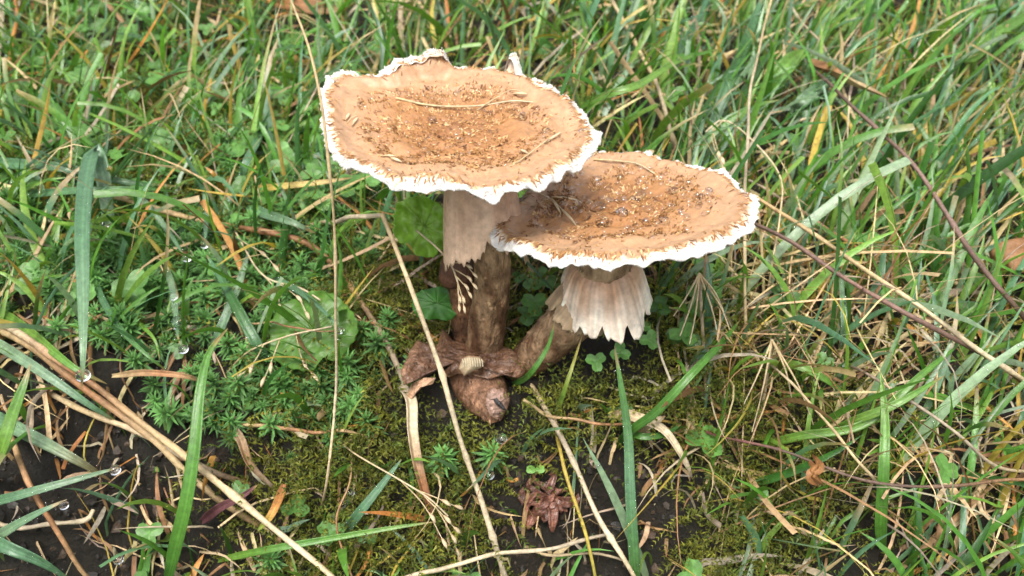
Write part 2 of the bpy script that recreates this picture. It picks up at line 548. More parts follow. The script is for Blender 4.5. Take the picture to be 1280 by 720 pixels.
        g = MB(); g.add(np.array(pts).reshape(-1, 3), grid_faces(9, NG * 2, True), (0.55, 0.40, 0.27))
        g.build('gills', M_FLESH, cap, loc=base)
        return cap
    def scales(self, cap, base, n, dark):
        r_ = np.random.default_rng(self.seed + 9)
        r = np.concatenate([0.88 * np.sqrt(r_.uniform(0, 1, n)) , r_.normal(0.925, 0.018, int(n * 0.12))])
        th = r_.uniform(-math.pi, math.pi, len(r))
        nc = 460; cr_ = 0.74 * np.sqrt(r_.uniform(0, 1, nc)); ct_ = r_.uniform(-math.pi, math.pi, nc)
        cid = r_.integers(0, nc, len(r)); clus = (r_.uniform(0, 1, len(r)) < 0.62) & (np.arange(len(r)) < n)
        qx = cr_[cid] * np.cos(ct_[cid]) + r_.normal(0, 0.013, len(r)); qy = cr_[cid] * np.sin(ct_[cid]) + r_.normal(0, 0.013, len(r))
        r = np.where(clus, np.clip(np.hypot(qx, qy), 0.01, 0.9), r); th = np.where(clus, np.arctan2(qy, qx), th)
        # thinner between the scaly middle and the fringe
        keep = (r_.uniform(0, 1, len(r)) < np.where(r < 0.70, 1.0, 0.16)) | (np.arange(len(r)) >= n)
        patch = self.w1(r * np.cos(th) * 0.05, r * np.sin(th) * 0.05, 0.9)
        keep &= (patch > -0.75) | (r > 0.85)
        r, th = r[keep], np.asarray(th[keep]); cid = np.where(clus, cid, -1)[keep]
        m = len(r)
        p = self.top(r, th); nrm, rad, tan = self.normal(r, th)
        fr = r > 0.84
        l = np.where(fr, r_.uniform(0.0008, 0.0026, m), r_.uniform(0.0004, 0.0012, m))
        wd = np.where(fr, r_.uniform(0.00018, 0.0005, m), r_.uniform(0.00012, 0.00042, m))
        a = np.where(fr, r_.normal(0, 0.5, m), r_.normal(0, 1.0, m))
        e = np.cos(a)[:, None] * rad + np.sin(a)[:, None] * tan
        s = np.cross(nrm, e)
        hh = np.where(fr, r_.uniform(0.0001, 0.0005, m), r_.uniform(0.0002, 0.0009, m))
        V = np.stack([p - s * wd[:, None], p + s * wd[:, None], p - e * (l * 0.4)[:, None], p + e * l[:, None] + nrm * hh[:, None], p + e * (l * .3)[:, None] + nrm * (hh * .9)[:, None]], 1)
        V -= nrm[:, None] * 0.00008
        F = np.array([[0, 4, 2], [4, 1, 2], [0, 3, 4], [4, 3, 1]])
        F = (F[None] + 5 * np.arange(m)[:, None, None]).reshape(-1, 3)
        pal = np.array([(0.20, 0.088, 0.030), (0.28, 0.135, 0.045), (0.40, 0.22, 0.085), (0.115, 0.048, 0.020), (0.50, 0.34, 0.17)])
        ci = r_.choice(5, m, p=[0.3, 0.3, 0.2, dark, 0.2 - dark])
        cc_ = r_.choice(5, nc, p=[0.28, 0.32, 0.22, 0.08, 0.10]); ci = np.where((cid >= 0) & (r_.uniform(0, 1, m) < 0.8), cc_[cid], ci)
        C = np.repeat(pal[ci][:, None], 5, 1); C[:, 3] *= 1.25
        mb = MB(); mb.add(V.reshape(-1, 3), F, C.reshape(-1, 3))
        tag(mb.build('scales', M_SCALE, cap, loc=base), kind='stuff')
    def fringe(self, cap, base, n):
        r_ = np.random.default_rng(self.seed + 19)
        th = r_.uniform(-math.pi, math.pi, n); r = r_.uniform(0.955, 1.0, n)
        p = self.top(r, th); nrm, rad, tan = self.normal(np.minimum(r, 0.985), th)
        e = unit(rad * r_.uniform(0.2, 1.0, n)[:, None] + tan * r_.normal(0, 0.55, n)[:, None] + nrm * r_.uniform(0.02, 0.5, n)[:, None])
        l = r_.uniform(0.0004, 0.0012, n); wd = r_.uniform(0.00010, 0.00022, n)
        s = unit(np.cross(nrm, e))
        V = np.stack([p - s * wd[:, None], p + s * wd[:, None], p + e * (l * .6)[:, None] + nrm * 0.0002, p + e * l[:, None] - nrm * 0.0002], 1)
        F = np.array([[0, 1, 2], [0, 2, 3], [2, 1, 3]])
        F = (F[None] + 4 * np.arange(n)[:, None, None]).reshape(-1, 3)
        mb = MB(); mb.add(V.reshape(-1, 3), F, (0.68, 0.655, 0.61))
        tag(mb.build('margin_fringe', M_FLUFF, cap, loc=base), kind='stuff')

out1 = [(408, 110), (428, 101), (458, 103), (478, 107), (505, 98), (545, 93), (590, 92), (640, 99), (668, 108), (700, 124), (728, 149), (748, 172),
        (749, 186), (732, 205), (700, 228), (662, 243), (634, 250), (600, 247), (560, 243), (520, 240), (478, 233), (442, 222), (423, 210), (411, 190), (406, 160), (405, 130)]
out2 = [(613, 305), (622, 285), (640, 262), (665, 240), (700, 214), (740, 198), (790, 197), (838, 203), (868, 211), (900, 222), (928, 238), (946, 258),
        (948, 274), (930, 292), (900, 311), (865, 324), (820, 331), (770, 334), (720, 332), (680, 326), (648, 320), (628, 314)]
cap1 = Cap((578, 170), 0.292, (0.0, 0.0, 1.0), out1, [(2.03, 0.22, 0.0036, 0.80), (1.78, 0.11, 0.0050, 0.80), (1.06, 0.06, 0.0055, 0.92), (2.62, 0.2, 0.0018, 0.85), (-1.27, 0.06, -0.0028, 0.94)], 11, droop=0.0024)
cap2 = Cap((782, 268), 0.300, (-0.13, 0.16, 1.0), out2, [], 31, bowl=0.0025, droop=0.0024)

def stem_cols(path, seed, light, dark):
    n = len(path); s = np.linspace(0, 1, n); wv = Waves(seed, 3.0)
    k = np.clip(0.5 + 0.6 * wv(s, s * 0.3), 0, 1) * 0.6 + 0.4 * s
    return np.asarray(dark)[None] * (1 - k[:, None]) + np.asarray(light)[None] * k[:, None]

def stem(root, pts, rads, light, dark, seed, name='stem'):
    path = spline(pts, 46); s = np.linspace(0, 1, 46)
    rad = np.interp(s, np.linspace(0, 1, len(rads)), rads)
    NS = 40
    t, a, b = frames(path, (0.3, -0.9, 0.1))
    th = np.linspace(0, 2 * math.pi, NS, endpoint=False)
    wv, w2, w3 = Waves(seed, 0.5), Waves(seed + 1, 2.2), Waves(seed + 2, 5.0)
    S, T = np.meshgrid(s, th, indexing='ij')
    cx, sx = np.cos(T), np.sin(T)
    R = rad[:, None] * (1 + 0.06 * wv(cx, sx, S * 1.5) + 0.035 * w2(cx * .8, sx * .8, S * 2) + 0.02 * w3(cx, sx, S * .8))
    V = path[:, None] + R[..., None] * (cx[..., None] * a[:, None] + sx[..., None] * b[:, None])
    # scaly bands: torn patches of darker and paler skin
    k = 0.5 + 0.5 * w2(cx * 0.25, sx * 0.25, S * 2.2) + 0.5 * w3(cx * 0.25, sx * 0.25, S * 2.0)
    k = np.clip(sm(k) * (0.35 + 0.5 * S) + 0.62 * S - 0.16, 0, 1)[..., None]
    C = np.asarray(dark) * (1 - k) + np.asarray(light) * k
    mb = MB(); mb.add(V.reshape(-1, 3), grid_faces(46, NS, True), C.reshape(-1, 3))
    for row in (0, 45):
        vv = np.vstack([V[row], path[row][None]])
        f = np.array([[q, (q + 1) % NS, NS] for q in range(NS)])
        mb.add(vv, f if row else f[:, ::-1], C[row, 0])
    so = mb.build(name, M_STEM, root, loc=np.array(root.location))
    r_ = np.random.default_rng(seed + 5); n = 420
    i = r_.integers(1, 43, n); j = r_.integers(0, NS, n)
    nrm = unit(V[i, j] - path[i]); e = unit(t[i] + 0.35 * r_.normal(size=(n, 3))); sd = unit(np.cross(nrm, e)); e = np.cross(sd, nrm)
    l = r_.uniform(0.0006, 0.0024, n)[:, None]; wd = r_.uniform(0.0003, 0.0010, n)[:, None]; hh = r_.uniform(0.0001, 0.0006, n)[:, None]
    up = np.where(r_.uniform(0, 1, n) < 0.5, 1.0, -1.0)[:, None]
    p = V[i, j] - nrm * 0.0001
    FV = np.stack([p - sd * wd, p + sd * wd, p - e * up * l * .4, p + e * up * l + nrm * hh, p + e * up * l * .3 + nrm * hh * .9], 1)
    F = (np.array([[0, 4, 2], [4, 1, 2], [0, 3, 4], [4, 3, 1]])[None] + 5 * np.arange(n)[:, None, None]).reshape(-1, 3)
    fc = C[i, j] * r_.choice([0.55, 0.8, 1.2, 1.45], n)[:, None]
    fm = MB(); fm.add(FV.reshape(-1, 3), F, np.repeat(fc, 5, 0))
    tag(fm.build('stem_scales', M_STEM, so, loc=np.array(root.location)), kind='stuff')
    return so

def skirt(root, top, axis, r_top, r_bot, length, seed, lobes, col_top, col_bot, name='ring', flare=1.0, lenf=None, rad_f=None, notch=0.30, streak=1.0):
    """hanging torn veil ring round a stem, with thickness"""
    axis = unit(axis); ref = np.array([0.2, -1, 0.1])
    a = unit(np.cross(axis, ref)); b = np.cross(axis, a)
    NT, NR = 160, 26
    th = np.linspace(0, 2 * math.pi, NT, endpoint=False); s = np.linspace(0, 1, NR)
    S, T = np.meshgrid(s, th, indexing='ij')
    w1, w2 = Waves(seed, 0.45), Waves(seed + 1, 2.0)
    c, q = np.cos(T), np.sin(T)
    lob = np.abs(np.sin(T * lobes / 2 + 1.1 * w1(c, q)))
    ln = length * (1 + 0.11 * w1(c, q, 3.0) - notch * (1 - lob) ** 3.0 + 0.06 * w2(c * 1.4, q * 1.4) + 0.025 * np.sin(T * 47 + 5 * w1(c, q)))
    if lenf is not None: ln = ln * lenf(T)
    R = r_top + (r_bot - r_top) * S ** flare * (1 + 0.12 * w1(c, q, 1.0))
    R = R + S * (0.0010 * w2(c, q, S * .2) + 0.0014 * (lob - 0.6)) * 1.0
    if rad_f is not None: R = R * rad_f(T)
    R = R + 0.00022 * np.sin(T * 61 + 3 * w1(c, q)) * S
    outs = []
    for off in (0.0, -0.00055):
        RR = R + off * (1 - 0.6 * S)
        outs.append(np.asarray(top) + RR[..., None] * (c[..., None] * a + q[..., None] * b) + (ln * S)[..., None] * axis)
    V = np.concatenate([outs[0], outs[1][::-1]], 0)
    k = np.clip(S + 0.25 * w2(c * .7, q * .7, S * .5), 0, 1)[..., None]
    C = np.asarray(col_top) * (1 - k) + np.asarray(col_bot) * k
    C = C * (1 + streak * (0.10 * np.sin(T * 33 + 4 * w1(c, q)) * np.sin(T * 13) + 0.10 * w2(c * 2.5, q * 2.5, S * .3)))[..., None]
    C = np.clip(np.concatenate([C, C[::-1] * 0.95], 0), 0.02, 0.85)
    mb = MB(); mb.add(V.reshape(-1, 3), grid_faces(2 * NR, NT, True), C.reshape(-1, 3))
    return mb.build(name, M_FLESH, root, loc=np.array(root.location))

# --- tall mushroom
b1 = P(603, 440, 0.358)
m1 = empty('mushroom', b1, 'tallest tan mushroom whose torn flat cap overlaps the other cap', 'mushroom', None)
st1 = cap1.c + 0.0075 * cap1.ex - 0.006 * cap1.ez
capo1 = cap1.build(m1, st1)
cap1.scales(capo1, b1, 7000, 0.05); cap1.fringe(capo1, b1, 5200)
stem(m1, [b1 - np.array([0, 0, 0.004]), P(608, 415, 0.349), P(616, 350, 0.328), P(613, 300, 0.314), st1], [0.0078, 0.0072, 0.0064, 0.0066, 0.0078], (0.34, 0.225, 0.125), (0.085, 0.040, 0.018), 61)
skirt(m1, st1 - 0.0015 * cap1.ez, P(606, 300, 0.316) - st1, 0.0088, 0.0140, float(np.linalg.norm(P(605, 303, 0.317) - st1)), 71, 4, (0.42, 0.25, 0.15), (0.62, 0.44, 0.30), flare=0.42, streak=0.35, notch=0.12)

# --- lower mushroom to its side
b2 = P(652, 462, 0.354)
m2 = empty('mushroom', b2, 'wet tan mushroom on a slanting stem with pale ragged ring below its cap', 'mushroom', None)
st2 = P(758, 306, 0.306)
capo2 = cap2.build(m2, st2)
cap2.scales(capo2, b2, 8000, 0.10); cap2.fringe(capo2, b2, 5200)
stem(m2, [b2 + np.array([-0.002, 0.003, -0.003]), P(680, 432, 0.345), P(716, 396, 0.331), P(748, 350, 0.317), st2], [0.0062, 0.0080, 0.0086, 0.0088, 0.0095], (0.36, 0.245, 0.14), (0.10, 0.048, 0.022), 81)
ax2 = P(757, 400, 0.330) - P(754, 336, 0.312)
skirt(m2, P(755, 328, 0.3125), ax2, 0.0100, 0.0174, 0.0226, 91, 11, (0.50, 0.30, 0.18), (0.84, 0.74, 0.61), flare=0.58, notch=0.34, streak=1.3)
skirt(m2, P(738, 366, 0.3235), P(716, 398, 0.331) - P(738, 366, 0.3235), 0.0100, 0.0112, 0.012, 95, 4, (0.36, 0.25, 0.15), (0.42, 0.31, 0.19), name='lower_ring')

# --- young dark mushroom behind the tall stem
b3 = P(588, 432, 0.366)
m3 = empty('mushroom', b3, 'small dark brown mushroom crowded behind the tall pale stem', 'mushroom', None)
t3 = P(574, 338, 0.338)
stem(m3, [b3 - np.array([0, 0, 0.003]), P(583, 400, 0.357), P(578, 365, 0.346), t3], [0.0070, 0.0062, 0.0056, 0.0056], (0.20, 0.10, 0.05), (0.055, 0.026, 0.013), 101)
def young_cap():
    mb = MB(); NT, NR = 48, 18
    th = np.linspace(0, 2 * math.pi, NT, endpoint=False)
    prof = [(0.0005, 0.0085), (0.003, 0.0083), (0.006, 0.0068), (0.0082, 0.0042), (0.0092, 0.001), (0.0093, -0.002), (0.0085, -0.004), (0.0070, -0.0035), (0.005, -0.002), (0.0045, 0.001)]
    wv = Waves(5, 70); ax = unit(t3 - P(578, 365, 0.346)); a = unit(np.cross(ax, (0.1, 1, 0))); b = np.cross(ax, a)
    V = []
    for r, h in prof:
        ring = t3 + r * (np.cos(th)[:, None] * a + np.sin(th)[:, None] * b) + (h - .001) * ax
        ring = t3 + (ring - t3) * 0.82
        V.append(ring + unit(ring - t3) * (0.0022 * wv(ring[:, 0], ring[:, 1], ring[:, 2]))[:, None])
    mb.add(np.array(V).reshape(-1, 3), grid_faces(len(prof), NT, True)[:, ::-1], (0.085, 0.038, 0.020))
    mb.build('cap', M_STEM, m3, loc=b3)
young_cap()

# --- collapsed old mushroom at the foot
b4 = P(590, 470, 0.352)
m4 = empty('mushroom', b4, 'collapsed rotting brown mushroom with torn cap at the foot of the clump', 'mushroom', None)
def sheet_in(root, base, *a, **k):
    o = sheet(root, *a, **k, base=base)
    return o
def sheet(root, outline, d0, tiltx, tilty, bulge, thick, col_in, col_edge, name, mat, seed, amp=0.0016, nr=20, nt=110, rim=0.0, base=None):
    """irregular leathery flap: outline in the plane it lies in, domed, with thickness"""
    o = np.array(outline, float); c = o.mean(0)
    k = np.r_[np.arange(len(o)), 0]; seg = np.linalg.norm(np.diff(o[k], axis=0), axis=1); s = np.r_[0, np.cumsum(seg)]
    u = np.linspace(0, s[-1], nt, endpoint=False)
    e = np.stack([np.interp(u, s, o[k][:, i]) for i in range(2)], 1)
    wv, w2 = Waves(seed, 55), Waves(seed + 1, 190)
    r = np.linspace(0.02, 1, nr)
    F, B, Cc = [], [], []
    for q in r:
        px = c[0] + (e[:, 0] - c[0]) * q; py = c[1] + (e[:, 1] - c[1]) * q
        d = d0 + (px - c[0]) * tiltx + (py - c[1]) * tilty - bulge * (1 - q ** 2) - rim * sm((q - .6) / .4)
        p = CAM + d[:, None] * np.array([ray(x, y) for x, y in zip(px, py)])
        nz = amp * wv(p[:, 0], p[:, 1], p[:, 2]) + 0.35 * amp * w2(p[:, 0], p[:, 1], p[:, 2])
        f = p - FWD * nz[:, None]
        F.append(f); B.append(f + FWD * thick * (1 - 0.75 * q ** 4))
        kk = np.clip(q ** 5 + 0.25 * w2(p[:, 0], p[:, 1], p[:, 2] + 1), 0, 1)[:, None]
        Cc.append(np.asarray(col_in) * (1 - kk) + np.asarray(col_edge) * kk)
    V = np.concatenate([np.array(F), np.array(B)[::-1]], 0); C = np.concatenate([np.array(Cc), np.array(Cc)[::-1]], 0)
    mb = MB(); mb.add(V.reshape(-1, 3), grid_faces(2 * nr, nt, True)[:, ::-1], C.reshape(-1, 3))
    return mb.build(name, mat, root, loc=np.array(root.location) if base is None else base)
oc = [(504, 482), (503, 462), (514, 436), (522, 424), (527, 440), (538, 442), (548, 428), (552, 410), (558, 416), (566, 426), (590, 431), (615, 430), (640, 436), (654, 450), (657, 466), (648, 474),
      (632, 468), (612, 474), (590, 468), (574, 466), (560, 473), (550, 470), (556, 462), (572, 456), (556, 458), (540, 468), (524, 474)]
capo4 = sheet(m4, oc, 0.3475, 0.00001, -0.00030, 0.0075, 0.009, (0.085, 0.040, 0.020), (0.20, 0.105, 0.058), 'cap', M_WET, 201, amp=0.0036)
sheet(m4, [(508, 494), (514, 480), (530, 472), (545, 472), (541, 480), (528, 484), (520, 492), (512, 502)], 0.3415, 0, 0, 0.002, 0.002, (0.34, 0.20, 0.115), (0.40, 0.25, 0.15), 'torn_edge', M_WET, 205)
sheet_in(capo4, b4, [(573, 461), (577, 448), (586, 444), (600, 446), (606, 452), (602, 460), (592, 464), (580, 470)], 0.3375, 0, 0, 0.0025, 0.003, (0.36, 0.29, 0.18), (0.20, 0.115, 0.062), 'gill_patch', M_FLESH, 207, amp=0.0006)
def gill_lines():
    for k in range(9):
        x = 578 + k * 3.0
        p = spline([P(x, 447 + abs(k - 4) * .5, 0.3352), P(x + 1, 452, 0.3338), P(x + 1.5, 458, 0.3346)], 8)
        mb = MB(); add_tube(mb, p, 0.0002, (0.50, 0.43, 0.30), 6)
        mb.build('gill', M_FLESH, capo4, loc=b4)
gill_lines()
stem(m4, [P(588, 458, 0.357), P(597, 476, 0.353), P(607, 495, 0.350), P(615, 512, 0.3475), P(620, 527, 0.347)], [0.0095, 0.0104, 0.0098, 0.0074, 0.0024], (0.22, 0.12, 0.07), (0.11, 0.052, 0.026), 221, name='stem_stub')
sheet(m4, [(606, 504), (608, 492), (616, 484), (630, 486), (638, 498), (634, 512), (622, 525), (612, 519)], 0.3405, 0.00012, 0.0001, 0.0022, 0.004, (0.30, 0.19, 0.145), (0.13, 0.066, 0.035), 'bruised_face', M_WET, 223, amp=0.0007)
sheet(m4, [(614, 496), (620, 496), (629, 506), (634, 514), (628, 512), (619, 504)], 0.3384, 0, 0, 0.0004, 0.001, (0.012, 0.010, 0.010), (0.02, 0.015, 0.015), 'slit', M_WET, 225, amp=0.0002, nr=6, nt=40)

# ------------------------------------------------------------------ scattered grass (stuff)
def blocked(pts):
    """pts (n,k,3): True for a blade that would run through a cap or stand in front of the mushrooms"""
    n = pts.shape[0]
    flat = pts.reshape(-1, 3)
    x, y, d = proj(flat)
    bad = np.zeros(len(flat), bool)
    for c, R in ((cap1, 0.050), (cap2, 0.051)):
        v = flat - c.c
        hd = np.hypot(v @ c.ex, v @ c.ey); hh = v @ c.ez
        bad |= (hd < R) & (hh > -0.016)
    bad |= (((x - 578) / 180) ** 2 + ((y - 165) / 92) ** 2 < 1) & (d < 0.32)
    bad |= (((x - 780) / 178) ** 2 + ((y - 265) / 80) ** 2 < 1) & (d < 0.335)
    bad |= (x > 495) & (x < 815) & (y > 235) & (y < 540) & (d < 0.355) & ~((x > 650) & (y > 470))
    for a, b, r in ((b1, st1, 0.011), (b2, st2, 0.012), (P(756, 340, .315), P(756, 405, .331), 0.019)):
        ab = b - a; t = np.clip(((flat - a) @ ab) / (ab @ ab), 0, 1)
        bad |= np.linalg.norm(flat - (a + t[:, None] * ab), axis=1) < r
    return bad.reshape(n, -1).any(1)

def blob(px, py, lst):
    s = np.zeros_like(px)
    for (cx, cy, rx, ry, a) in lst:
        s = np.maximum(s, a * np.exp(-(((px - cx) / rx) ** 2 + ((py - cy) / ry) ** 2) ** 2))
    return s

SPARSE = [(70, 620, 190, 150, 0.92), (230, 470, 190, 130, 0.62), (340, 640, 170, 110, 0.78), (700, 640, 190, 120, 0.93), (580, 450, 170, 120, 0.97), (500, 610, 170, 120, 0.78), (420, 400, 120, 110, 0.72), (750, 500, 120, 80, 0.55), (880, 680, 80, 60, 0.8)]
PAL = {'fresh': (0.085, 0.220, 0.030), 'lime': (0.155, 0.285, 0.045), 'deep': (0.035, 0.115, 0.018), 'blue': (0.095, 0.205, 0.100), 'pale': (0.20, 0.30, 0.17),  # blue and pale also paint the sky's sheen onto dewy blades
       'yellow': (0.36, 0.27, 0.05), 'straw': (0.44, 0.33, 0.17), 'brown': (0.20, 0.11, 0.045), 'grey': (0.33, 0.27, 0.19), 'orange': (0.38, 0.17, 0.04)}
PALA = {k: np.array(v) for k, v in PAL.items()}

def scatter_blades(n, region, lenr, widr, colours, probs, seed, dens, lean_fn, nseg=6, bendr=(0.3, 1.5), t0r=(0.05, 0.7), flat=False, drytip=0.25):
    r_ = np.random.default_rng(seed)
    x = r_.uniform(region[0], region[1], n); y = r_.uniform(region[2], region[3], n)
    # clumping
    x += 0.006 * np.round(r_.normal(0, 1, n)); z = gz(x, y)
    px, py, d = proj(np.stack([x, y, z], 1))
    keep = r_.uniform(0, 1, n) < dens(px, py, x, y)
    x, y, z, px, py = x[keep], y[keep], z[keep], px[keep], py[keep]
    n = len(x)
    az = lean_fn(x, y, r_)
    L = r_.uniform(*lenr, n) * r_.uniform(0.7, 1.15, n)
    bank = sm((-y - 0.0) / 0.05) * sm((0.14 - x) / 0.1)
    L = L * (1 - 0.35 * bank)
    W = r_.uniform(*widr, n) * (1 + 0.6 * sm((y - 0.5) / 0.5))
    t0 = r_.uniform(*t0r, n); bend = r_.uniform(*bendr, n)
    s = np.linspace(0, 1, nseg + 1)
    th = t0[:, None] + bend[:, None] * s[None] ** 1.3
    th = np.minimum(th, 2.4)
    ds = (L / nseg)[:, None]
    dr = np.cumsum(np.c_[np.zeros(n), (np.sin(th[:, :-1]) * ds)], 1)
    dz = np.cumsum(np.c_[np.zeros(n), (np.cos(th[:, :-1]) * ds)], 1)
    az2 = az[:, None] + r_.normal(0, 0.35, n)[:, None] * s[None]
    X = x[:, None] + dr * np.cos(az2); Y = y[:, None] + dr * np.sin(az2); Z = z[:, None] + dz - 0.003
    Z = np.maximum(Z, gz(X, Y) + np.where(s > 0.1, 0.0015 + 0.006 * r_.uniform(0, 1, n)[:, None], -0.003))
    path = np.stack([X, Y, Z], -1)
    ok = ~blocked(path)
    path, az2, W, th = path[ok], az2[ok], W[ok], th[ok]
    n = len(path)
    t = unit(np.gradient(path, axis=1))
    tw = r_.normal(0, 0.6, n)[:, None] + r_.normal(0, 0.8, n)[:, None] * s[None]
    sd0 = np.stack([-np.sin(az2), np.cos(az2), np.zeros_like(az2)], -1)
    nr0 = unit(np.cross(sd0, t)); sd0 = unit(np.cross(t, nr0))
    sd = np.cos(tw)[..., None] * sd0 + np.sin(tw)[..., None] * nr0
    nr = np.cross(sd, t)
    prof = np.minimum(1, 0.6 + 1.6 * s) * np.clip(1 - s ** 2.6, 0, 1) ** 0.8 + 0.02
    cut = r_.uniform(0, 1, n) < 0.12
    pr = np.where(cut[:, None], np.minimum(1, 0.6 + 1.6 * s)[None], prof[None])
    hw = 0.5 * W[:, None] * pr
    V = np.stack([path - sd * hw[..., None] + nr * (hw * .3)[..., None], path, path + sd * hw[..., None] + nr * (hw * .3)[..., None]], 2)
    k = nseg + 1
    base = (np.arange(n) * k * 3)[:, None, None]
    F = (grid_faces(k, 3)[None] + base).reshape(-1, 4)
    names = list(colours)
    pal = np.array([PALA[q] for q in names])
    ci = r_.choice(len(names), n, p=np.array(probs) / sum(probs))
    C = pal[ci] * r_.uniform(0.72, 1.28, (n, 1)) * r_.uniform(0.92, 1.08, (n, 3))
    tip = np.where((r_.uniform(0, 1, n) < drytip)[:, None], sm((s[None] - r_.uniform(0.45, 0.95, n)[:, None]) / 0.15), 0)
    rootpale = 0.5 * sm((0.22 - s) / 0.22)[None] * np.ones((n, 1))
    tc = PALA['straw'] * r_.uniform(0.6, 1.1, (n, 1))
    Cv = C[:, None] * (1 - tip[..., None]) + tc[:, None] * tip[..., None]
    Cv = Cv * (1 - rootpale[..., None]) + (np.array([0.22, 0.22, 0.09])) * rootpale[..., None]
    Cv = np.repeat(Cv[:, :, None], 3, 2)
    mb = MB(); mb.add(V.reshape(-1, 3), F, Cv.reshape(-1, 3))
    return mb, path, sd, nr, hw, np.array(names)[ci]

def lean(x, y, r_):
    n = len(x)
    right = sm((x - 0.0) / 0.22)
    a = np.where(r_.uniform(0, 1, n) < 0.25 + 0.5 * right, r_.normal(0.75, 0.55, n), r_.uniform(-math.pi, math.pi, n))
    front = (y < 0.02) & (r_.uniform(0, 1, n) < 0.5) & (x < 0.12)
    return np.where(front, r_.normal(-1.5, 0.8, n), a)

def dens_g(px, py, x, y):
    return (1 - blob(px, py, SPARSE)) * np.where(y > 0.5, 0.45, 0.9)

DEW = []
def grass_layer(name, label, seed, n, region, lenr, widr, cols, probs, mat=M_BLADE, dens=dens_g, lean_fn=lean, **kw):
    mb, path, sd, nr, hw, cn = scatter_blades(n, region, lenr, widr, cols, probs, seed, dens, lean_fn, **kw)
    o = mb.build(name, mat)
    tag(o, label, 'grass', kind='stuff')
    return path, sd, nr, hw, cn

REG = (-0.75, 0.85, -0.24, 0.98)
p1 = grass_layer('grass', 'dense short green meadow grass covering the bank', 301, 40000, REG, (0.022, 0.070), (0.0011, 0.0031),
                 ['fresh', 'lime', 'deep', 'blue', 'pale', 'yellow'], [5, 4.5, 2, 3.2, 2.4, 0.8])
p2 = grass_layer('grass', 'broader taller green blades among the short meadow grass', 302, 4000, REG, (0.045, 0.10), (0.0028, 0.0046),
                 ['fresh', 'lime', 'blue', 'pale', 'deep'], [4, 3, 2.5, 1.0, 2], bendr=(0.3, 1.3), t0r=(0.15, 0.85))
p3 = grass_layer('dry_grass', 'dead straw coloured blades lying through the green grass', 303, 13000, REG, (0.02, 0.075), (0.0008, 0.0030),
                 ['straw', 'brown', 'grey', 'yellow', 'orange'], [5, 2, 2, 1.6, 1.2], mat=M_DRY, t0r=(0.5, 1.45), bendr=(-0.3, 1.0), drytip=0)

# fine dry hair grass in the right hand tangle and thinly elsewhere
def dens_h(px, py, x, y):
    return np.clip(blob(px, py, [(905, 500, 70, 190, 1.0), (1020, 420, 130, 110, 0.55), (1130, 560, 170, 130, 0.4)]) + 0.05, 0, 1)
p4 = grass_layer('dry_grass', 'tangle of hair thin straw coloured grass beside the ringed mushroom', 304, 20000, (-0.4, 0.5, -0.22, 0.5), (0.03, 0.10), (0.0005, 0.0011),
                 ['straw', 'grey', 'brown', 'yellow'], [6, 2, 2, 1], mat=M_DRY, dens=dens_h, lean_fn=lambda x, y, r_: r_.uniform(-math.pi, math.pi, len(x)), t0r=(0.2, 1.3), bendr=(0.2, 1.6), drytip=0)

p5 = grass_layer('leaf_litter', 'short bits of dead grass lying on the mossy bank', 305, 5200, (-0.35, 0.30, -0.22, 0.06), (0.008, 0.035), (0.0005, 0.0022),
                 ['straw', 'brown', 'grey', 'orange'], [3, 4, 2, 1], mat=M_DRY, dens=lambda px, py, x, y: 0.55 + 0 * px, lean_fn=lambda x, y, r_: r_.uniform(-math.pi, math.pi, len(x)), t0r=(1.1, 1.9), bendr=(-0.4, 0.6), drytip=0)

# ------------------------------------------------------------------ moss and ground cover (stuff)
def instance_mesh(mb, protoV, protoF, protoC, pos, az, scl, tilt_dir, tilt, tint):
    n = len(pos)
    ca, sa = np.cos(az), np.sin(az)
    V = protoV[None] * scl[:, None, None]
    X = V[..., 0] * ca[:, None] - V[..., 1] * sa[:, None]
    Y = V[..., 0] * sa[:, None] + V[..., 1] * ca[:, None]
    Zc = V[..., 2]
    # tip over towards tilt_dir
    td = np.stack([np.cos(tilt_dir), np.sin(tilt_dir)], 1)
    along = X * td[:, :1] + Y * td[:, 1:]
    ct, st = np.cos(tilt)[:, None], np.sin(tilt)[:, None]
    na = along * ct + Zc * st; nz = -along * st + Zc * ct
    X = X + (na - along) * td[:, :1]; Y = Y + (na - along) * td[:, 1:]
    W = np.stack([X, Y, nz], -1) + pos[:, None]
    F = (protoF[None] + (np.arange(n) * len(protoV))[:, None, None]).reshape(-1, protoF.shape[1])
    C = protoC[None] * tint[:, None]
    mb.add(W.reshape(-1, 3), F, C.reshape(-1, 3))

def feather_proto(seed, nn=14, per=4):
    r_ = np.random.default_rng(seed)
    V, F, C = [], [], []
    path = spline([(0, 0, 0), (0.004, 0, 0.006), (0.010, 0.001, 0.009), (0.018, 0.003, 0.0085)], nn)
    for i, p in enumerate(path):
        for k in range(per):
            a = k / per * 6.283 + r_.uniform(0, 1); l = r_.uniform(0.0011, 0.0022) * (1 - 0.45 * i / nn)
            d = unit(np.array([0.75, math.cos(a), math.sin(a) * 0.8 + 0.15]))
            s = unit(np.cross(d, r_.normal(size=3))) * l * 0.17
            b = len(V)
            V += [p - s * 1.2, p + s * 1.2 + d * l * .1, p + d * l * 1.1]
            F += [[b, b + 1, b + 2]]
            c = np.array([0.165, 0.178, 0.034]) * r_.uniform(0.5, 1.4)
            C += [c * .85, c, c * 1.3]
    return np.array(V), np.array(F), np.array(C)

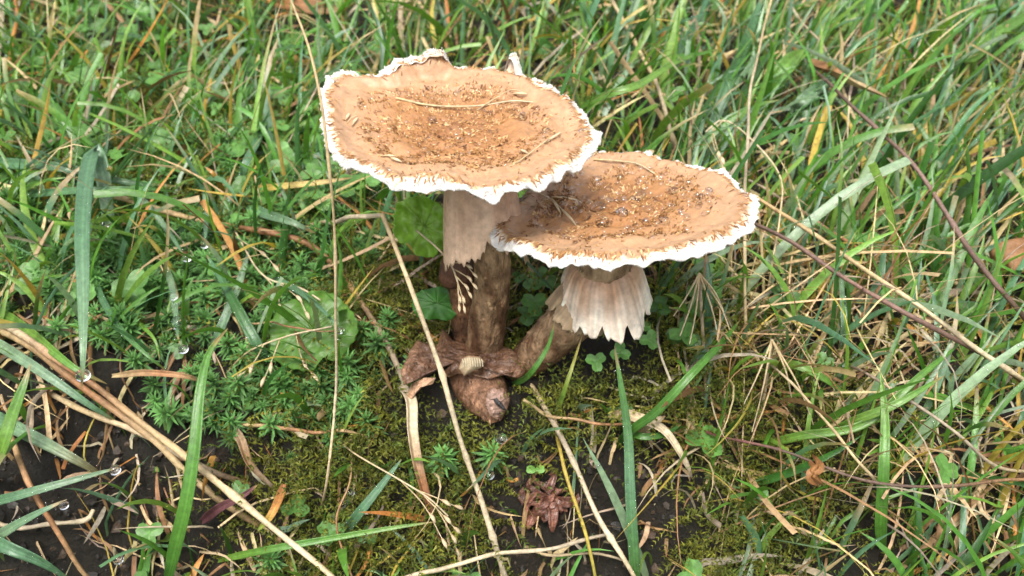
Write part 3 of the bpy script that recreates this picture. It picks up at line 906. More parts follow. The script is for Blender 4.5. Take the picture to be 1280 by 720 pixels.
def scatter_pos(n, region, dens, seed):
    r_ = np.random.default_rng(seed)
    x = r_.uniform(region[0], region[1], n); y = r_.uniform(region[2], region[3], n); z = gz(x, y)
    px, py, d = proj(np.stack([x, y, z], 1))
    k = r_.uniform(0, 1, n) < dens(px, py)
    return np.stack([x, y, z], 1)[k], r_

def moss_layer():
    mb = MB()
    dens = lambda px, py: np.clip(blob(px, py, [(560, 590, 210, 150, 0.9), (780, 470, 170, 110, 0.95), (900, 680, 90, 90, 1.0), (330, 620, 160, 100, 0.55), (480, 430, 130, 110, 0.7), (260, 190, 200, 100, 0.5), (960, 560, 130, 120, 0.5), (560, 450, 140, 110, .6), (620, 560, 120, 80, .95), (430, 660, 120, 80, .8)]) + 0.06
                                  - blob(px, py, [(735, 640, 150, 105, 0.95), (90, 620, 190, 150, 1.0), (150, 690, 150, 60, 1.0)]), 0, 1)
    for k in range(6):
        pv, pf, pc = feather_proto(400 + k)
        pos, r_ = scatter_pos(7600, (-0.27, 0.30, -0.20, 0.27), dens, 410 + k)
        pos = pos[~blocked((pos + np.array([0, -.004, 0.008]))[:, None]) & (np.hypot(pos[:, 0] + .002, pos[:, 1] + .004) > 0.018)]; n = len(pos)
        tint = np.array([(1, 1, 1), (1.25, 1.2, 0.9), (0.7, 0.9, 0.8), (0.75, 0.8, 0.6)])[r_.integers(0, 4, n)] * r_.uniform(0.6, 1.2, (n, 1))
        instance_mesh(mb, pv, pf, pc, pos + np.array([0, 0, -0.001]), r_.uniform(0, 6.28, n), r_.uniform(0.7, 1.6, n), r_.uniform(-2.6, -0.5, n), r_.uniform(-0.2, 0.8, n), tint)
    tag(mb.build('moss', M_MOSS), 'yellow green feathery moss carpeting the soil below the mushrooms', 'moss', kind='stuff')
moss_layer()

def star_proto(seed, nl=34, hgt=0.012, ll=0.0075):
    """haircap moss shoot: short stem and a whorl of narrow pointed leaves"""
    r_ = np.random.default_rng(seed)
    V, F, C = [], [], []
    for i in range(nl):
        q = i / nl; a = i * 2.39996 + r_.uniform(-.2, .2)
        z0 = hgt * (0.25 + 0.75 * q); el = 0.05 + 1.25 * q ** 1.6 + r_.uniform(-.1, .1)
        l = ll * (1.0 - 0.45 * q) * r_.uniform(0.8, 1.15)
        d = np.array([math.cos(a), math.sin(a), 0]); s = np.array([-math.sin(a), math.cos(a), 0]) * l * 0.085
        p0 = np.array([0, 0, z0])
        p1 = p0 + l * .35 * (d * math.cos(el) + np.array([0, 0, math.sin(el)]))
        el2 = el - 0.25
        p2 = p1 + l * .35 * (d * math.cos(el2) + np.array([0, 0, math.sin(el2)]))
        el3 = el - 0.5
        p3 = p2 + l * .30 * (d * math.cos(el3) + np.array([0, 0, math.sin(el3)]))
        b = len(V)
        V += [p0 - s * .7, p0 + s * .7, p1 - s, p1 + s, p2 - s * .7, p2 + s * .7, p3]
        F += [[b, b + 1, b + 3], [b, b + 3, b + 2], [b + 2, b + 3, b + 5], [b + 2, b + 5, b + 4], [b + 4, b + 5, b + 6]]
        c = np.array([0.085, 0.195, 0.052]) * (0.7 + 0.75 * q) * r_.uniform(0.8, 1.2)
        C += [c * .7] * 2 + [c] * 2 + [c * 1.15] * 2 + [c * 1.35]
    return np.array(V), np.array(F), np.array(C)

def star_layer():
    mb = MB()
    dens = lambda px, py: np.clip(blob(px, py, [(200, 330, 190, 110, 0.9), (380, 470, 130, 90, 0.7), (310, 500, 120, 60, 0.6), (300, 230, 170, 70, 0.6), (440, 300, 80, 80, 0.5)]), 0, 1)
    for k in range(4):
        pv, pf, pc = star_proto(500 + k)
        pos, r_ = scatter_pos(3400, (-0.4, 0.3, -0.2, 0.3), dens, 510 + k)
        n = len(pos)
        instance_mesh(mb, pv, pf, pc, pos, r_.uniform(0, 6.28, n), r_.uniform(0.4, 1.3, n), r_.uniform(-2.2, -0.9, n), r_.uniform(0.0, 0.8, n), np.ones((n, 3)) * r_.uniform(0.6, 1.15, (n, 1)))
    tag(mb.build('moss', M_MOSS), 'dark green spiky star moss spread among the grass', 'moss', kind='stuff')
star_layer()

def leaflet_proto(seed, rx=0.004, ry=0.0045):
    r_ = np.random.default_rng(seed)
    nr, na = 4, 12
    V = [(0, 0, 0)]; F = []
    for i in range(1, nr):
        q = i / (nr - 1)
        for j in range(na):
            a = j / na * 6.283
            notch = 1 - 0.22 * math.exp(-((((a - math.pi / 2) + math.pi) % 6.283 - math.pi) / 0.3) ** 2)
            x, y = rx * q * math.cos(a) * notch, ry * q * math.sin(a) * notch
            V.append((x, y + ry * .95, 0.12 * abs(x) * 1.5 + 0.05 * ry * q * math.sin(3 * a + seed)))
    V[0] = (0, ry * .95, 0)
    for j in range(na): F.append([0, 1 + j, 1 + (j + 1) % na])
    for i in range(1, nr - 1):
        for j in range(na):
            a, b = 1 + (i - 1) * na + j, 1 + (i - 1) * na + (j + 1) % na
            F += [[a, a + na, b + na], [a, b + na, b]]
    V = np.array(V); C = np.tile(np.array([0.072, 0.165, 0.036]), (len(V), 1))
    C[np.abs(V[:, 0]) < 0.0003] *= 1.25
    return V, np.array(F), C

def cover_layer():
    mb = MB()
    dens = lambda px, py: np.clip(blob(px, py, [(230, 170, 260, 120, 0.9), (390, 210, 90, 70, 0.9), (800, 440, 80, 50, 0.5), (660, 370, 60, 60, 0.5), (1180, 300, 200, 100, 0.15), (60, 60, 200, 90, .5)]) + 0.04, 0, 1)
    pos, r_ = scatter_pos(9000, (-0.6, 0.6, -0.15, 0.7), dens, 610)
    ok = ~blocked((pos + np.array([0, 0, 0.012]))[:, None])
    pos = pos[ok]; n0 = len(pos)
    for k in range(3):
        pv, pf, pc = leaflet_proto(600 + k)
        pv = pv.copy(); 
        hgt = np.random.default_rng(5).uniform(0.004, 0.020, n0)
        n = n0
        az = np.random.default_rng(6).uniform(0, 6.28, n) + k * 2.094
        scl = np.random.default_rng(8).uniform(0.45, 1.05, n)
        tint = np.random.default_rng(9).uniform(0.75, 1.5, (n, 1)) * np.where(np.random.default_rng(10).uniform(0, 1, (n, 1)) < 0.4, np.array([[1.15, 1.1, 1.25]]), np.array([[1, 1, 1]]))
        instance_mesh(mb, pv, pf, pc, pos + np.c_[np.zeros(n), np.zeros(n), hgt], az, scl, np.random.default_rng(11).uniform(-2.6, -.5, n), np.random.default_rng(12).uniform(0, 0.7, n), tint)
    # petioles
    hgt = np.random.default_rng(5).uniform(0.004, 0.020, n0)
    o = np.array([[0, 0, 0], [0.0004, 0, 0], [0.0002, 0.0004, 0]])
    V = np.concatenate([pos[:, None] + o[None] - np.array([0, 0, .002]), pos[:, None] + o[None] + np.c_[np.zeros(n0), np.zeros(n0), hgt][:, None]], 1)
    F = np.array([[0, 1, 4, 3], [1, 2, 5, 4], [2, 0, 3, 5]])
    mb.add(V.reshape(-1, 3), (F[None] + 6 * np.arange(n0)[:, None, None]).reshape(-1, 4), (0.10, 0.17, 0.05))
    tag(mb.build('ground_cover', M_CLOVER), 'tiny round clover leaves spread under the grass', 'ground cover', kind='stuff')
cover_layer()

def crumbs():
    r_ = np.random.default_rng(701)
    mb = MB()
    t = (1 + 5 ** .5) / 2
    iv = unit(np.array([(-1, t, 0), (1, t, 0), (-1, -t, 0), (1, -t, 0), (0, -1, t), (0, 1, t), (0, -1, -t), (0, 1, -t), (t, 0, -1), (t, 0, 1), (-t, 0, -1), (-t, 0, 1)], float))
    fi = np.array([(0, 11, 5), (0, 5, 1), (0, 1, 7), (0, 7, 10), (0, 10, 11), (1, 5, 9), (5, 11, 4), (11, 10, 2), (10, 7, 6), (7, 1, 8), (3, 9, 4), (3, 4, 2), (3, 2, 6), (3, 6, 8), (3, 8, 9), (4, 9, 5), (2, 4, 11), (6, 2, 10), (8, 6, 7), (9, 8, 1)])
    dens = lambda px, py: np.clip(blob(px, py, [(730, 640, 170, 110, 1.0), (80, 620, 190, 140, 1.0), (230, 470, 150, 80, 0.4), (570, 470, 130, 90, .5)]) + .04, 0, 1)
    pos, r_ = scatter_pos(42000, (-0.4, 0.4, -0.22, 0.3), dens, 702)
    n = len(pos); s = 0.0004 + 0.0022 * r_.uniform(0, 1, n) ** 2.5
    V = iv[None] * s[:, None, None] * r_.uniform(0.55, 1.35, (n, 12, 1)) * r_.uniform(0.6, 1.2, (n, 1, 3)) + pos[:, None]
    C = np.array([(0.012, 0.009, 0.006), (0.03, 0.021, 0.013), (0.06, 0.040, 0.025), (0.02, 0.017, 0.013)])[r_.integers(0, 4, n)]
    mb.add(V.reshape(-1, 3), (fi[None] + 12 * np.arange(n)[:, None, None]).reshape(-1, 3), np.repeat(C, 12, 0))
    tag(mb.build('soil_crumbs', M_TWIG, smooth=False), 'dark loose soil crumbs on the bare bank', 'soil', kind='stuff')
crumbs()
# ------------------------------------------------------------------ single plants and pieces one can pick out
def pts3(pts):
    out = []
    for p in pts:
        out.append(P(p[0], p[1], p[3]) if len(p) == 4 else G(p[0], p[1], p[2]))
    return np.array(out)

def cols_of(keys, n):
    return ramp_cols([PALA[k] if isinstance(k, str) else k for k in keys], n)

def wpx(px_w, pts):
    """width in metres of something px_w photo pixels wide at that distance"""
    return px_w / FPX * float(np.mean(proj(pts)[2]))

def blade(pts, wide, keys, label, name='grass_plant', cat='grass plant', group=None, fold=0.25, roll=(0.0, 0.0), n=36, normal=(0, -0.6, 0.75), mat=None):
    q = pts3(pts); path = spline(q, n)
    mb = MB()
    c = cols_of(keys, n); r_ = np.random.default_rng(int(abs(pts[0][0] * 7 + pts[0][1] * 13)) + 1)
    c = c * (1 + 0.06 * np.sin(np.linspace(0, 11, n) + r_.uniform(0, 6)))[:, None]
    tipf = sm((np.linspace(0, 1, n) - r_.uniform(0.90, 0.97)) / 0.03)[:, None] * 0.8
    c = c * (1 - tipf) + np.array([0.30, 0.20, 0.08]) * tipf
    add_blade(mb, path, wpx(wide, q), c, normal, fold, np.linspace(roll[0], roll[1], n) + 0.15 * np.sin(np.linspace(0, 7, n) + r_.uniform(0, 6)))
    o = mb.build(name, mat or M_BLADE, None, loc=q[0])
    tag(o, label, cat, group)
    HERO_BLADES.append((path, wpx(wide, q), keys))
    return o
HERO_BLADES = []

def stalk(pts, wide, keys, label, name='dry_stalk', cat='dry stalk', group=None, n=60, nodes=(), mat=None, taper=0.75, wob=0.18):
    q = pts3(pts); path = spline(q, n)
    seed = int(abs(pts[0][0] * 3 + pts[0][1] * 5)) + 3
    j = Waves(seed, 0.05); s = np.arange(n)
    path = path + 0.0007 * np.stack([j(s, 0), j(s, 5), j(s, 9)], 1) * np.minimum(1, s / 6)[:, None]
    R = 0.5 * wpx(wide, q)
    rad = R * np.linspace(1, taper, n)
    for k in nodes:
        rad = rad * (1 + 0.45 * np.exp(-((s / (n - 1) - k) / 0.012) ** 2))
    mb = MB(); c = cols_of(keys, n) * (1 + 0.18 * j(s * 2.2, 3))[:, None]
    add_tube(mb, path, rad, np.clip(c, 0.01, 1), 9, wob=wob, seed=seed)
    o = mb.build(name, mat or M_DRY, None, loc=q[0])
    return tag(o, label, cat, group)

S, B, Y_, GR, O_ = 'straw', 'brown', 'yellow', 'grey', 'orange'
PALE = (0.52, 0.43, 0.28)
UMB = (0.095, 0.058, 0.040)
RUST = (0.26, 0.12, 0.05)

# ---- long dry stalks
stalk([(400, 640, -0.004), (412, 590, 0.02), (419, 500, .0, .318), (419, 400, .0, .298), (417, 300, .0, .282), (412, 215, .0, .270), (404, 130, .0, .264), (388, 60, .0, .262), (365, 0, .0, .262), (352, -40, .0, .264)], 4.2,
      [S, PALE, S, S], 'thin upright straw stalk crossing the edge of the taller cap', nodes=(0.28, 0.56, 0.72))
stalk([(640, 745, -0.004), (625, 712, 0.012), (602, 625, 0.022), (572, 535, .0, .316), (545, 450, .0, .309), (512, 352, .0, .304), (480, 266, .0, .305)], 7.2, [GR, PALE, PALE, S], 'pale straight straw leaning up past the collapsed mushroom', nodes=(0.22, 0.42, 0.63))
stalk([(352, 291, 0.004), (400, 281, 0.012), (440, 273, .0, .318), (480, 267, .0, .305)], 6.5, [S, GR, PALE], 'short snapped straw bent level from the top of a pale straw')
stalk([(-60, 236, -0.004), (0, 242, 0.012), (110, 240, 0.016), (220, 266, 0.018), (310, 284, 0.016), (368, 298, 0.014), (402, 318, 0.014), (440, 364, 0.014), (478, 420, 0.012), (502, 472, 0.006), (510, 500, -0.003)], 8.5, [GR, B, S, RUST, B, GR], 'long grey brown stalk kinked above the round wet leaf', nodes=(0.3, 0.62))
stalk([(-60, 372, -0.004), (0, 404, 0.012), (60, 446, 0.016), (130, 490, 0.018), (200, 548, 0.02), (262, 598, 0.02), (340, 660, 0.02), (420, 722, 0.016), (470, 770, -0.003)], 9, [S, PALE, RUST, S, PALE, S], 'thick straw stalk running down the bank beside the dark soil', nodes=(0.33, 0.7))
stalk([(-60, 395, -0.004), (20, 424, 0.010), (110, 490, 0.012), (190, 548, 0.013), (245, 600, 0.010), (300, 640, 0.006), (345, 668, -0.003)], 10, [B, S, RUST, S, B], 'weathered brown stalk tucked beneath a thick straw stalk')
stalk([(30, 480, -0.003), (90, 505, 0.008), (150, 530, 0.010), (215, 565, 0.011), (270, 590, 0.009), (320, 606, -0.003)], 8, [GR, S, GR, B], 'flattened grey straw lying with the stalk bundle on the bank')
stalk([(8, 530, -0.003), (24, 575, 0.02), (62, 650, 0.026), (110, 724, 0.018), (130, 756, -0.003)], 7, [S, RUST, S], 'short brown straw leaning over the black soil')
stalk([(-40, 655, -0.003), (0, 655, 0.006), (60, 657, 0.008), (104, 652, 0.008), (114, 640, 0.006)], 7, [S, GR, PALE], 'snapped pale straw end lying flat on the black soil')
stalk([(656, 470, -0.003), (690, 530, 0.012), (722, 590, 0.013), (755, 655, 0.014), (790, 722, 0.010), (810, 760, -0.003)], 7, [S, GR, PALE, S], 'straight straw running down the bare brown soil below the slanting stem', nodes=(0.4, 0.66))
stalk([(688, 525, -0.003), (706, 580, 0.014), (724, 640, 0.017), (746, 722, 0.012), (755, 755, -0.003)], 5, [Y_, Y_, (0.30, 0.30, 0.05)], 'thin yellow grass stem beside a straight straw on bare soil', cat='grass plant', name='grass_plant')
stalk([(470, 738, -0.003), (520, 720, 0.012), (600, 700, 0.016), (690, 684, 0.016), (758, 672, 0.012)], 6, [GR, PALE, GR], 'pale cut straw lying across the foot of the bank')
stalk([(645, 683, -0.003), (690, 688, 0.006), (768, 698, 0.005), (800, 706, -0.003)], 4, [S, GR], 'thin grey straw half under a pale cut straw')
stalk([(1330, 520, -0.004), (1280, 478, 0.02), (1210, 434, 0.036), (1130, 392, 0.046), (1050, 342, 0.05), (990, 305, 0.05), (945, 281, 0.05), (930, 274, 0.046)], 6.5, [RUST, UMB, (0.22, 0.13, 0.10), UMB], 'dark purplish grass stem reaching to the rim of the wet cap')
stalk([(1340, 520, -0.004), (1280, 476, 0.024), (1206, 424, 0.04), (1130, 370, 0.05), (1060, 322, 0.054), (990, 272, 0.054), (944, 243, 0.05)], 6.5, [S, PALE, S, (0.40, 0.26, 0.12)], 'pale straw stem reaching to the rim of the wet cap', nodes=(0.26,))
stalk([(1130, 350, -0.004), (1100, 335, 0.018), (1040, 290, 0.03), (980, 250, 0.034), (935, 226, 0.03)], 4.5, [B, RUST, GR], 'thin brown stem slanting above the paired stems')
stalk([(1330, 470, -0.004), (1280, 404, 0.03), (1240, 352, 0.045), (1195, 285, 0.055), (1140, 208, 0.06), (1100, 163, 0.06), (1055, 122, 0.058), (1014, 84, 0.05)], 6.2, [UMB, UMB, (0.16, 0.10, 0.08), UMB, UMB], 'dark bare twig slanting over the bright grass', name='twig', cat='twig', mat=M_TWIG, nodes=(0.4, 0.7))
stalk([(1085, 185, -0.003), (1060, 130, 0.03), (1030, 60, 0.05), (1000, 25, 0.06), (972, -20, 0.06)], 3.5, [S, GR], 'fine straw stem crossing the upper end of the dark twig')
stalk([(848, 205, -0.004), (838, 165, 0.03), (822, 110, 0.05), (796, 55, 0.06), (765, 0, 0.065), (745, -40, 0.06)], 5, [GR, S, GR], 'straight straw stem standing behind the two caps', taper=0.9)
stalk([(934, 440, -0.004), (932, 400, 0.02), (931, 300, 0.05), (931, 220, 0.07), (937, 130, 0.085), (950, 60, 0.09), (966, -10, 0.09)], 4, [S, GR, S], 'upright thin straw just past the wet cap rim', taper=0.8)
stalk([(1120, 640, -0.003), (1095, 605, 0.018), (1040, 540, 0.03), (1000, 490, 0.03), (960, 452, 0.025), (935, 440, 0.01)], 4, [PALE, S, GR], 'pale straw crossing the tangle of dry grass')
stalk([(1300, 598, 0.02), (1200, 608, 0.022), (1110, 602, 0.026), (1030, 584, 0.028), (960, 562, 0.026), (890, 540, 0.012), (870, 534, -0.003)], 4.2, [B, UMB, UMB, (0.2, 0.06, 0.06)], 'dark creeping stem carrying one curled brown leaf', name='creeping_stem', cat='stem', mat=M_TWIG, nodes=(0.3, 0.55, 0.7))
stalk([(1330, 600, -0.003), (1260, 585, 0.02), (1200, 545, 0.03), (1140, 505, 0.03), (1080, 465, 0.02), (1060, 450, -0.003)], 4.5, [S, GR, (0.2, 0.14, 0.1)], 'grey stem arching through the grass below the paired stems')
stalk([(0, 150, .02), (8, 100, .03), (18, 40, .04), (24, -20, .04)], 5.5, [Y_, O_, RUST], 'orange brown grass stem standing at the edge of the dewy grass', cat='grass plant', name='grass_plant')
stalk([(300, 530, 0.004), (360, 536, 0.010), (420, 536, 0.010), (470, 545, 0.004)], 5, [S, RUST, S], 'level brown straw above the clump of small star moss')
stalk([(228, 292, -.003), (262, 276, .012), (300, 262, .016), (345, 246, 0.018), (356, 238, .016)], 6.5, [RUST, GR, PALE], 'stubby broken straw pointing up beside the flat yellow blade')
stalk([(440, 560, -.003), (436, 605, .016), (420, 655, .02), (440, 720, .014), (448, 745, -.003)], 2.6, [S, RUST, S], 'hair thin stem drooping over the mossy bank')
stalk([(300, 405, .012), (340, 402, .022), (385, 412, .024), (423, 412, .02), (430, 404, .01)], 2.4, [S, RUST, S], 'hair thin stem lying across the round wet leaf')
stalk([(655, 500, .0, .33), (690, 520, .012), (760, 530, .014), (825, 525, .012), (850, 530, -.003)], 4, [S, RUST, Y_], 'brown curved straw under the slanting stem')

# ---- standing and hanging blades
blade([(797, 745, -0.003), (793, 700, 0.012), (788, 620, 0.02), (785, 545, 0.024), (776, 480, 0.028), (768, 432, 0.03)], 14, ['fresh', 'blue', 'fresh'], 'upright green blade rising from the bare soil below the pale ring', roll=(0.2, -0.2))
blade([(770, 560, 0.0), (786, 540, 0.02), (820, 515, 0.03), (862, 470, 0.036), (905, 425, 0.036), (925, 400, .03)], 11, ['deep', 'fresh', 'fresh'], 'dark green leaf angled up from the base of an upright blade')
blade([(780, 532, 0.012), (800, 545, 0.02), (830, 543, 0.02), (852, 530, 0.016)], 9, ['fresh', 'deep'], 'short green leaf pointing sideways at a dry curled leaf')
blade([(1104, 690, -0.003), (1101, 655, 0.016), (1105, 580, 0.026), (1106, 520, 0.03), (1100, 462, 0.03)], 15, ['fresh', 'fresh', 'lime'], 'broad bright green blade upright across the dark creeping stem', roll=(0.1, 0.4))
blade([(205, 745, -0.003), (215, 700, 0.014), (232, 630, 0.026), (243, 560, 0.03), (250, 490, 0.032), (262, 440, 0.032), (285, 410, 0.03)], 19, ['deep', 'fresh', 'fresh', 'fresh'], 'wide green blade standing across the straw stalk bundle', roll=(0.5, -0.3))
blade([(140, 330, -0.003), (136, 280, 0.02), (128, 215, 0.05), (118, 187, 0.060), (108, 220, 0.062), (103, 290, 0.060), (104, 370, 0.052), (104, 440, 0.042), (102, 488, 0.03)], 21, ['pale', 'blue', 'blue', 'pale'], 'broad blue green blade hanging straight down with dew', roll=(0.2, 0.0))
blade([(-60, 190, -0.003), (0, 203, 0.022), (60, 207, 0.03), (105, 215, 0.034), (160, 228, 0.03), (225, 233, 0.016)], 14, ['deep', 'blue', 'deep'], 'dark green blade arching level behind a hanging blade')
blade([(-40, 246, -0.003), (30, 243, 0.024), (100, 238, 0.036), (180, 236, 0.032), (225, 240, 0.02)], 11, ['fresh', 'blue', 'fresh'], 'slender green blade lying level below a dark arching blade')
blade([(-20, 610, -0.003), (0, 565, 0.03), (15, 520, 0.04), (30, 480, 0.044), (38, 455, 0.044)], 22, ['fresh', 'lime', 'fresh'], 'bright green blade tip rising at the side of the black soil')
blade([(-50, 500, -0.003), (0, 525, 0.014), (60, 556, 0.02), (100, 578, 0.02), (140, 602, 0.012)], 18, ['blue', 'blue', 'pale', 'brown'], 'broad dewy blade withered to brown at its end', fold=0.1)
blade([(-40, 632, -0.003), (0, 625, 0.024), (70, 606, 0.03), (150, 584, 0.028)], 13, ['blue', 'blue', 'pale'], 'dew beaded blade pointing over the black soil at straw')
blade([(-40, 690, -0.003), (0, 668, 0.026), (40, 645, 0.034), (84, 624, 0.034)], 15, ['blue', 'pale', 'blue'], 'short dew covered blade with a drop at its tip')
blade([(-40, 655, -0.003), (0, 680, 0.03), (50, 702, 0.032), (92, 728, 0.024)], 18, ['fresh', 'blue', 'blue'], 'wide dewy blade arching down over the black soil')
blade([(-60, 400, -.003), (0, 432, .02), (60, 470, .024), (110, 505, .02), (150, 530, .008)], 15, ['blue', 'pale', 'blue'], 'dewy green blade slanting along the upper straw stalk')
blade([(-20, 380, -.003), (30, 410, .016), (90, 458, .022), (134, 480, .016)], 14, ['fresh', 'lime', 'fresh'], 'clean green blade lying above the straw stalk bundle')
blade([(265, 702, -0.003), (330, 688, 0.016), (420, 672, 0.02), (490, 660, 0.02), (545, 652, 0.016)], 9, ['lime', 'fresh', 'lime'], 'slim green blade with a row of drops above the cut straw')
blade([(425, 672, -0.003), (446, 645, 0.016), (474, 610, 0.02), (502, 574, 0.02)], 13, ['blue', 'blue'], 'blue green dewy blade leaning over moss')
blade([(342, 468, -0.003), (322, 432, 0.016), (298, 388, 0.024), (277, 350, 0.026), (258, 318, 0.022)], 14, ['blue', 'deep', 'blue'], 'dark blue green dewy blade beside the round wet leaf')
blade([(262, 445, 0.0), (280, 400, 0.012), (300, 350, 0.018), (312, 310, 0.016)], 12, ['blue', 'pale'], 'grey green blade crossing behind a dark dewy blade')
blade([(280, 232, 0.002), (320, 262, 0.024), (365, 278, 0.026), (395, 292, .02)], 14, ['pale', 'blue', 'pale'], 'arched dewy blade with a row of beads above the kinked stalk')
blade([(300, 345, -.003), (345, 350, 0.02), (385, 372, 0.03), (415, 400, 0.03), (425, 415, .028)], 9, ['blue', 'blue'], 'curved dewy blade bending down onto the round wet leaf')
blade([(150, 238, 0.0), (180, 252, 0.024), (205, 282, 0.03), (232, 322, 0.028)], 8, ['blue', 'pale', 'blue'], 'thin dew beaded blade pointing down at a clear drop')
blade([(256, 238, .02), (258, 270, .03), (256, 305, .03)], 8, ['pale', 'blue'], 'short hanging leaf tip with one drop')
blade([(205, 330, 0.0), (213, 350, 0.024), (219, 385, 0.03), (222, 418, 0.03), (226, 432, .028)], 9, ['blue', 'pale', 'blue'], 'narrow drooping blade soaked with large clear drops')
blade([(108, 300, .004), (122, 360, .014), (150, 410, .02), (185, 445, .02), (212, 466, .012)], 9, ['fresh', 'blue', 'fresh'], 'curved green blade with fine beads behind the hanging blade')
blade([(120, 350, .002), (150, 385, .01), (190, 420, .014), (200, 450, .01)], 7, ['fresh', 'lime'], 'plain thin green blade near the three clover leaves')
blade([(640, 480, 0.0), (660, 470, .0, .327), (684, 435, .0, .322), (694, 400, .0, .320)], 8, ['deep', 'fresh'], 'slim dark green blade leaning on the slanting stem')
blade([(716, 150, -.003), (725, 135, .03), (760, 118, .06), (800, 105, .066), (850, 75, .066), (905, 60, .05)], 10, ['fresh', 'lime', 'fresh'], 'long bright blade arching behind the taller cap')
blade([(690, 535, -.003), (705, 490, .02), (718, 450, .026), (728, 418, .03)], 6, ['yellow', 'lime', 'yellow'], 'yellow green stem standing below the pale ring', fold=.5)
blade([(955, 150, -.003), (965, 110, .03), (985, 80, .05), (1005, 62, .055)], 24, ['fresh', 'lime'], 'broad fresh green blade just behind the wet cap')
blade([(880, 185, -.003), (905, 120, .04), (930, 60, .06), (955, -10, .065)], 15, ['blue', 'deep', 'blue'], 'blue green blade slanting up behind the wet cap')
blade([(985, 155, -.003), (1000, 130, .03), (1030, 105, .04), (1065, 92, .04)], 16, ['pale', 'blue'], 'pale folded blade under the curled dead leaf')
blade([(1180, 80, -.003), (1215, 70, .03), (1250, 40, .05), (1300, 10, .05)], 16, ['lime', 'fresh'], 'lush bright blade far up the meadow')
blade([(882, 430, -.003), (884, 400, .02), (886, 360, .034), (884, 320, .04)], 12, ['blue', 'blue'], 'upright blue green beaded blade below the wet cap rim')
blade([(1010, 560, -.003), (1060, 530, .02), (1120, 505, .034), (1180, 470, .036)], 12, ['fresh', 'lime', 'fresh'], 'bright green blade slanting through the tangle to a grey stem')
blade([(1050, 445, -.003), (1055, 400, .024), (1052, 350, .034), (1060, 330, .03)], 8, ['blue', 'pale'], 'thin beaded blade standing between the paired stems and the tangle')
blade([(940, 560, -.003), (1000, 545, .016), (1080, 530, .024), (1150, 470, .03), (1200, 430, .03)], 11, ['lime', 'fresh'], 'long green blade curving up toward the grey stem')
blade([(958, 470, -.003), (985, 455, .02), (1025, 470, .022), (1060, 495, .012)], 11, ['yellow', 'lime', 'fresh'], 'yellowing blade bowed over in the dry tangle')
blade([(300, 248, -.003), (305, 210, .03), (322, 175, .04), (330, 150, .04)], 11, ['deep', 'blue', 'deep'], 'dark dewy blade upright behind the flat yellow blade')
blade([(290, 240, -.003), (340, 234, .03), (400, 228, .04), (440, 222, .036)], 10, ['straw', 'yellow', 'straw'], 'flat yellow dead blade running under the taller cap', mat=M_DRY, cat='dead leaf', name='dead_leaf')
blade([(290, 262, 0.0), (270, 222, .03), (256, 208, .036)], 9, ['lime', 'yellow', 'orange'], 'small yellow tipped blade beside the broken straw')

# ---- dead leaves and dry broad blades
blade([(1010, 76, .05), (1035, 88, .058), (1070, 105, .06), (1108, 121, .05)], 20, ['brown', RUST, 'straw', 'brown'], 'curled brown dead leaf caught on the dark twig', name='dead_leaf', cat='dead leaf', fold=0.9, mat=M_DRY, roll=(0.3, 0.8))
blade([(760, 518, .004), (790, 520, .018), (830, 538, .022), (858, 580, .016), (866, 600, .004)], 14, ['straw', PALE, 'grey'], 'pale dry blade curling over the soil below the ring', name='dead_leaf', cat='dead leaf', fold=.4, mat=M_DRY, roll=(0, 0.9))
blade([(792, 540, .006), (812, 530, .02), (832, 520, .02)], 14, ['straw', PALE], 'small folded dry leaf tip at a green leaf joint', name='dead_leaf', cat='dead leaf', fold=.7, mat=M_DRY)
blade([(500, 480, .006), (513, 500, .016), (515, 540, .018), (524, 590, .016), (548, 670, .006)], 15, ['grey', PALE, RUST, (0.10, 0.04, 0.03)], 'withered strap leaf hanging below the collapsed mushroom', name='dead_leaf', cat='dead leaf', fold=.8, mat=M_DRY, roll=(.2, .9))
blade([(285, 530, .0), (300, 548, .012), (312, 580, .014), (335, 604, .01), (352, 616, .002)], 11, ['grey', 'brown', 'grey'], 'twisted grey dead leaf among the small star moss', name='dead_leaf', cat='dead leaf', fold=.8, mat=M_DRY, roll=(0, 1.2))
blade([(355, 605, .01), (348, 625, .018), (338, 645, .02), (322, 664, .014)], 11, [RUST, 'orange', 'lime'], 'orange brown leaf tip beside the thick straw', name='dead_leaf', cat='dead leaf', fold=.3, mat=M_DRY)
blade([(252, 652, .004), (275, 635, .016), (300, 622, .02), (322, 606, .016)], 12, [(0.10, 0.035, 0.04), (0.12, 0.05, 0.05)], 'dark purple folded leaf lying on the straw bundle', name='dead_leaf', cat='dead leaf', fold=.8, mat=M_DRY)
blade([(140, 470, .008), (180, 466, .016), (230, 470, .016), (260, 480, .004)], 8, ['straw', RUST, 'straw'], 'narrow dry leaf lying below the drooping soaked blade', name='dead_leaf', cat='dead leaf', fold=.6, mat=M_DRY)
blade([(1245, 330, .012), (1262, 322, .02), (1290, 318, .02), (1320, 325, .01)], 44, ['brown', RUST, 'brown'], 'broad reddish dead leaf lying in the grass past the twig', name='dead_leaf', cat='dead leaf', fold=.2, mat=M_DRY)
blade([(330, -6, .03), (380, 6, .03), (425, 14, .02)], 26, ['orange', RUST, 'brown'], 'rust coloured dead leaf at the far side of the grass', name='dead_leaf', cat='dead leaf', fold=.3, mat=M_DRY)

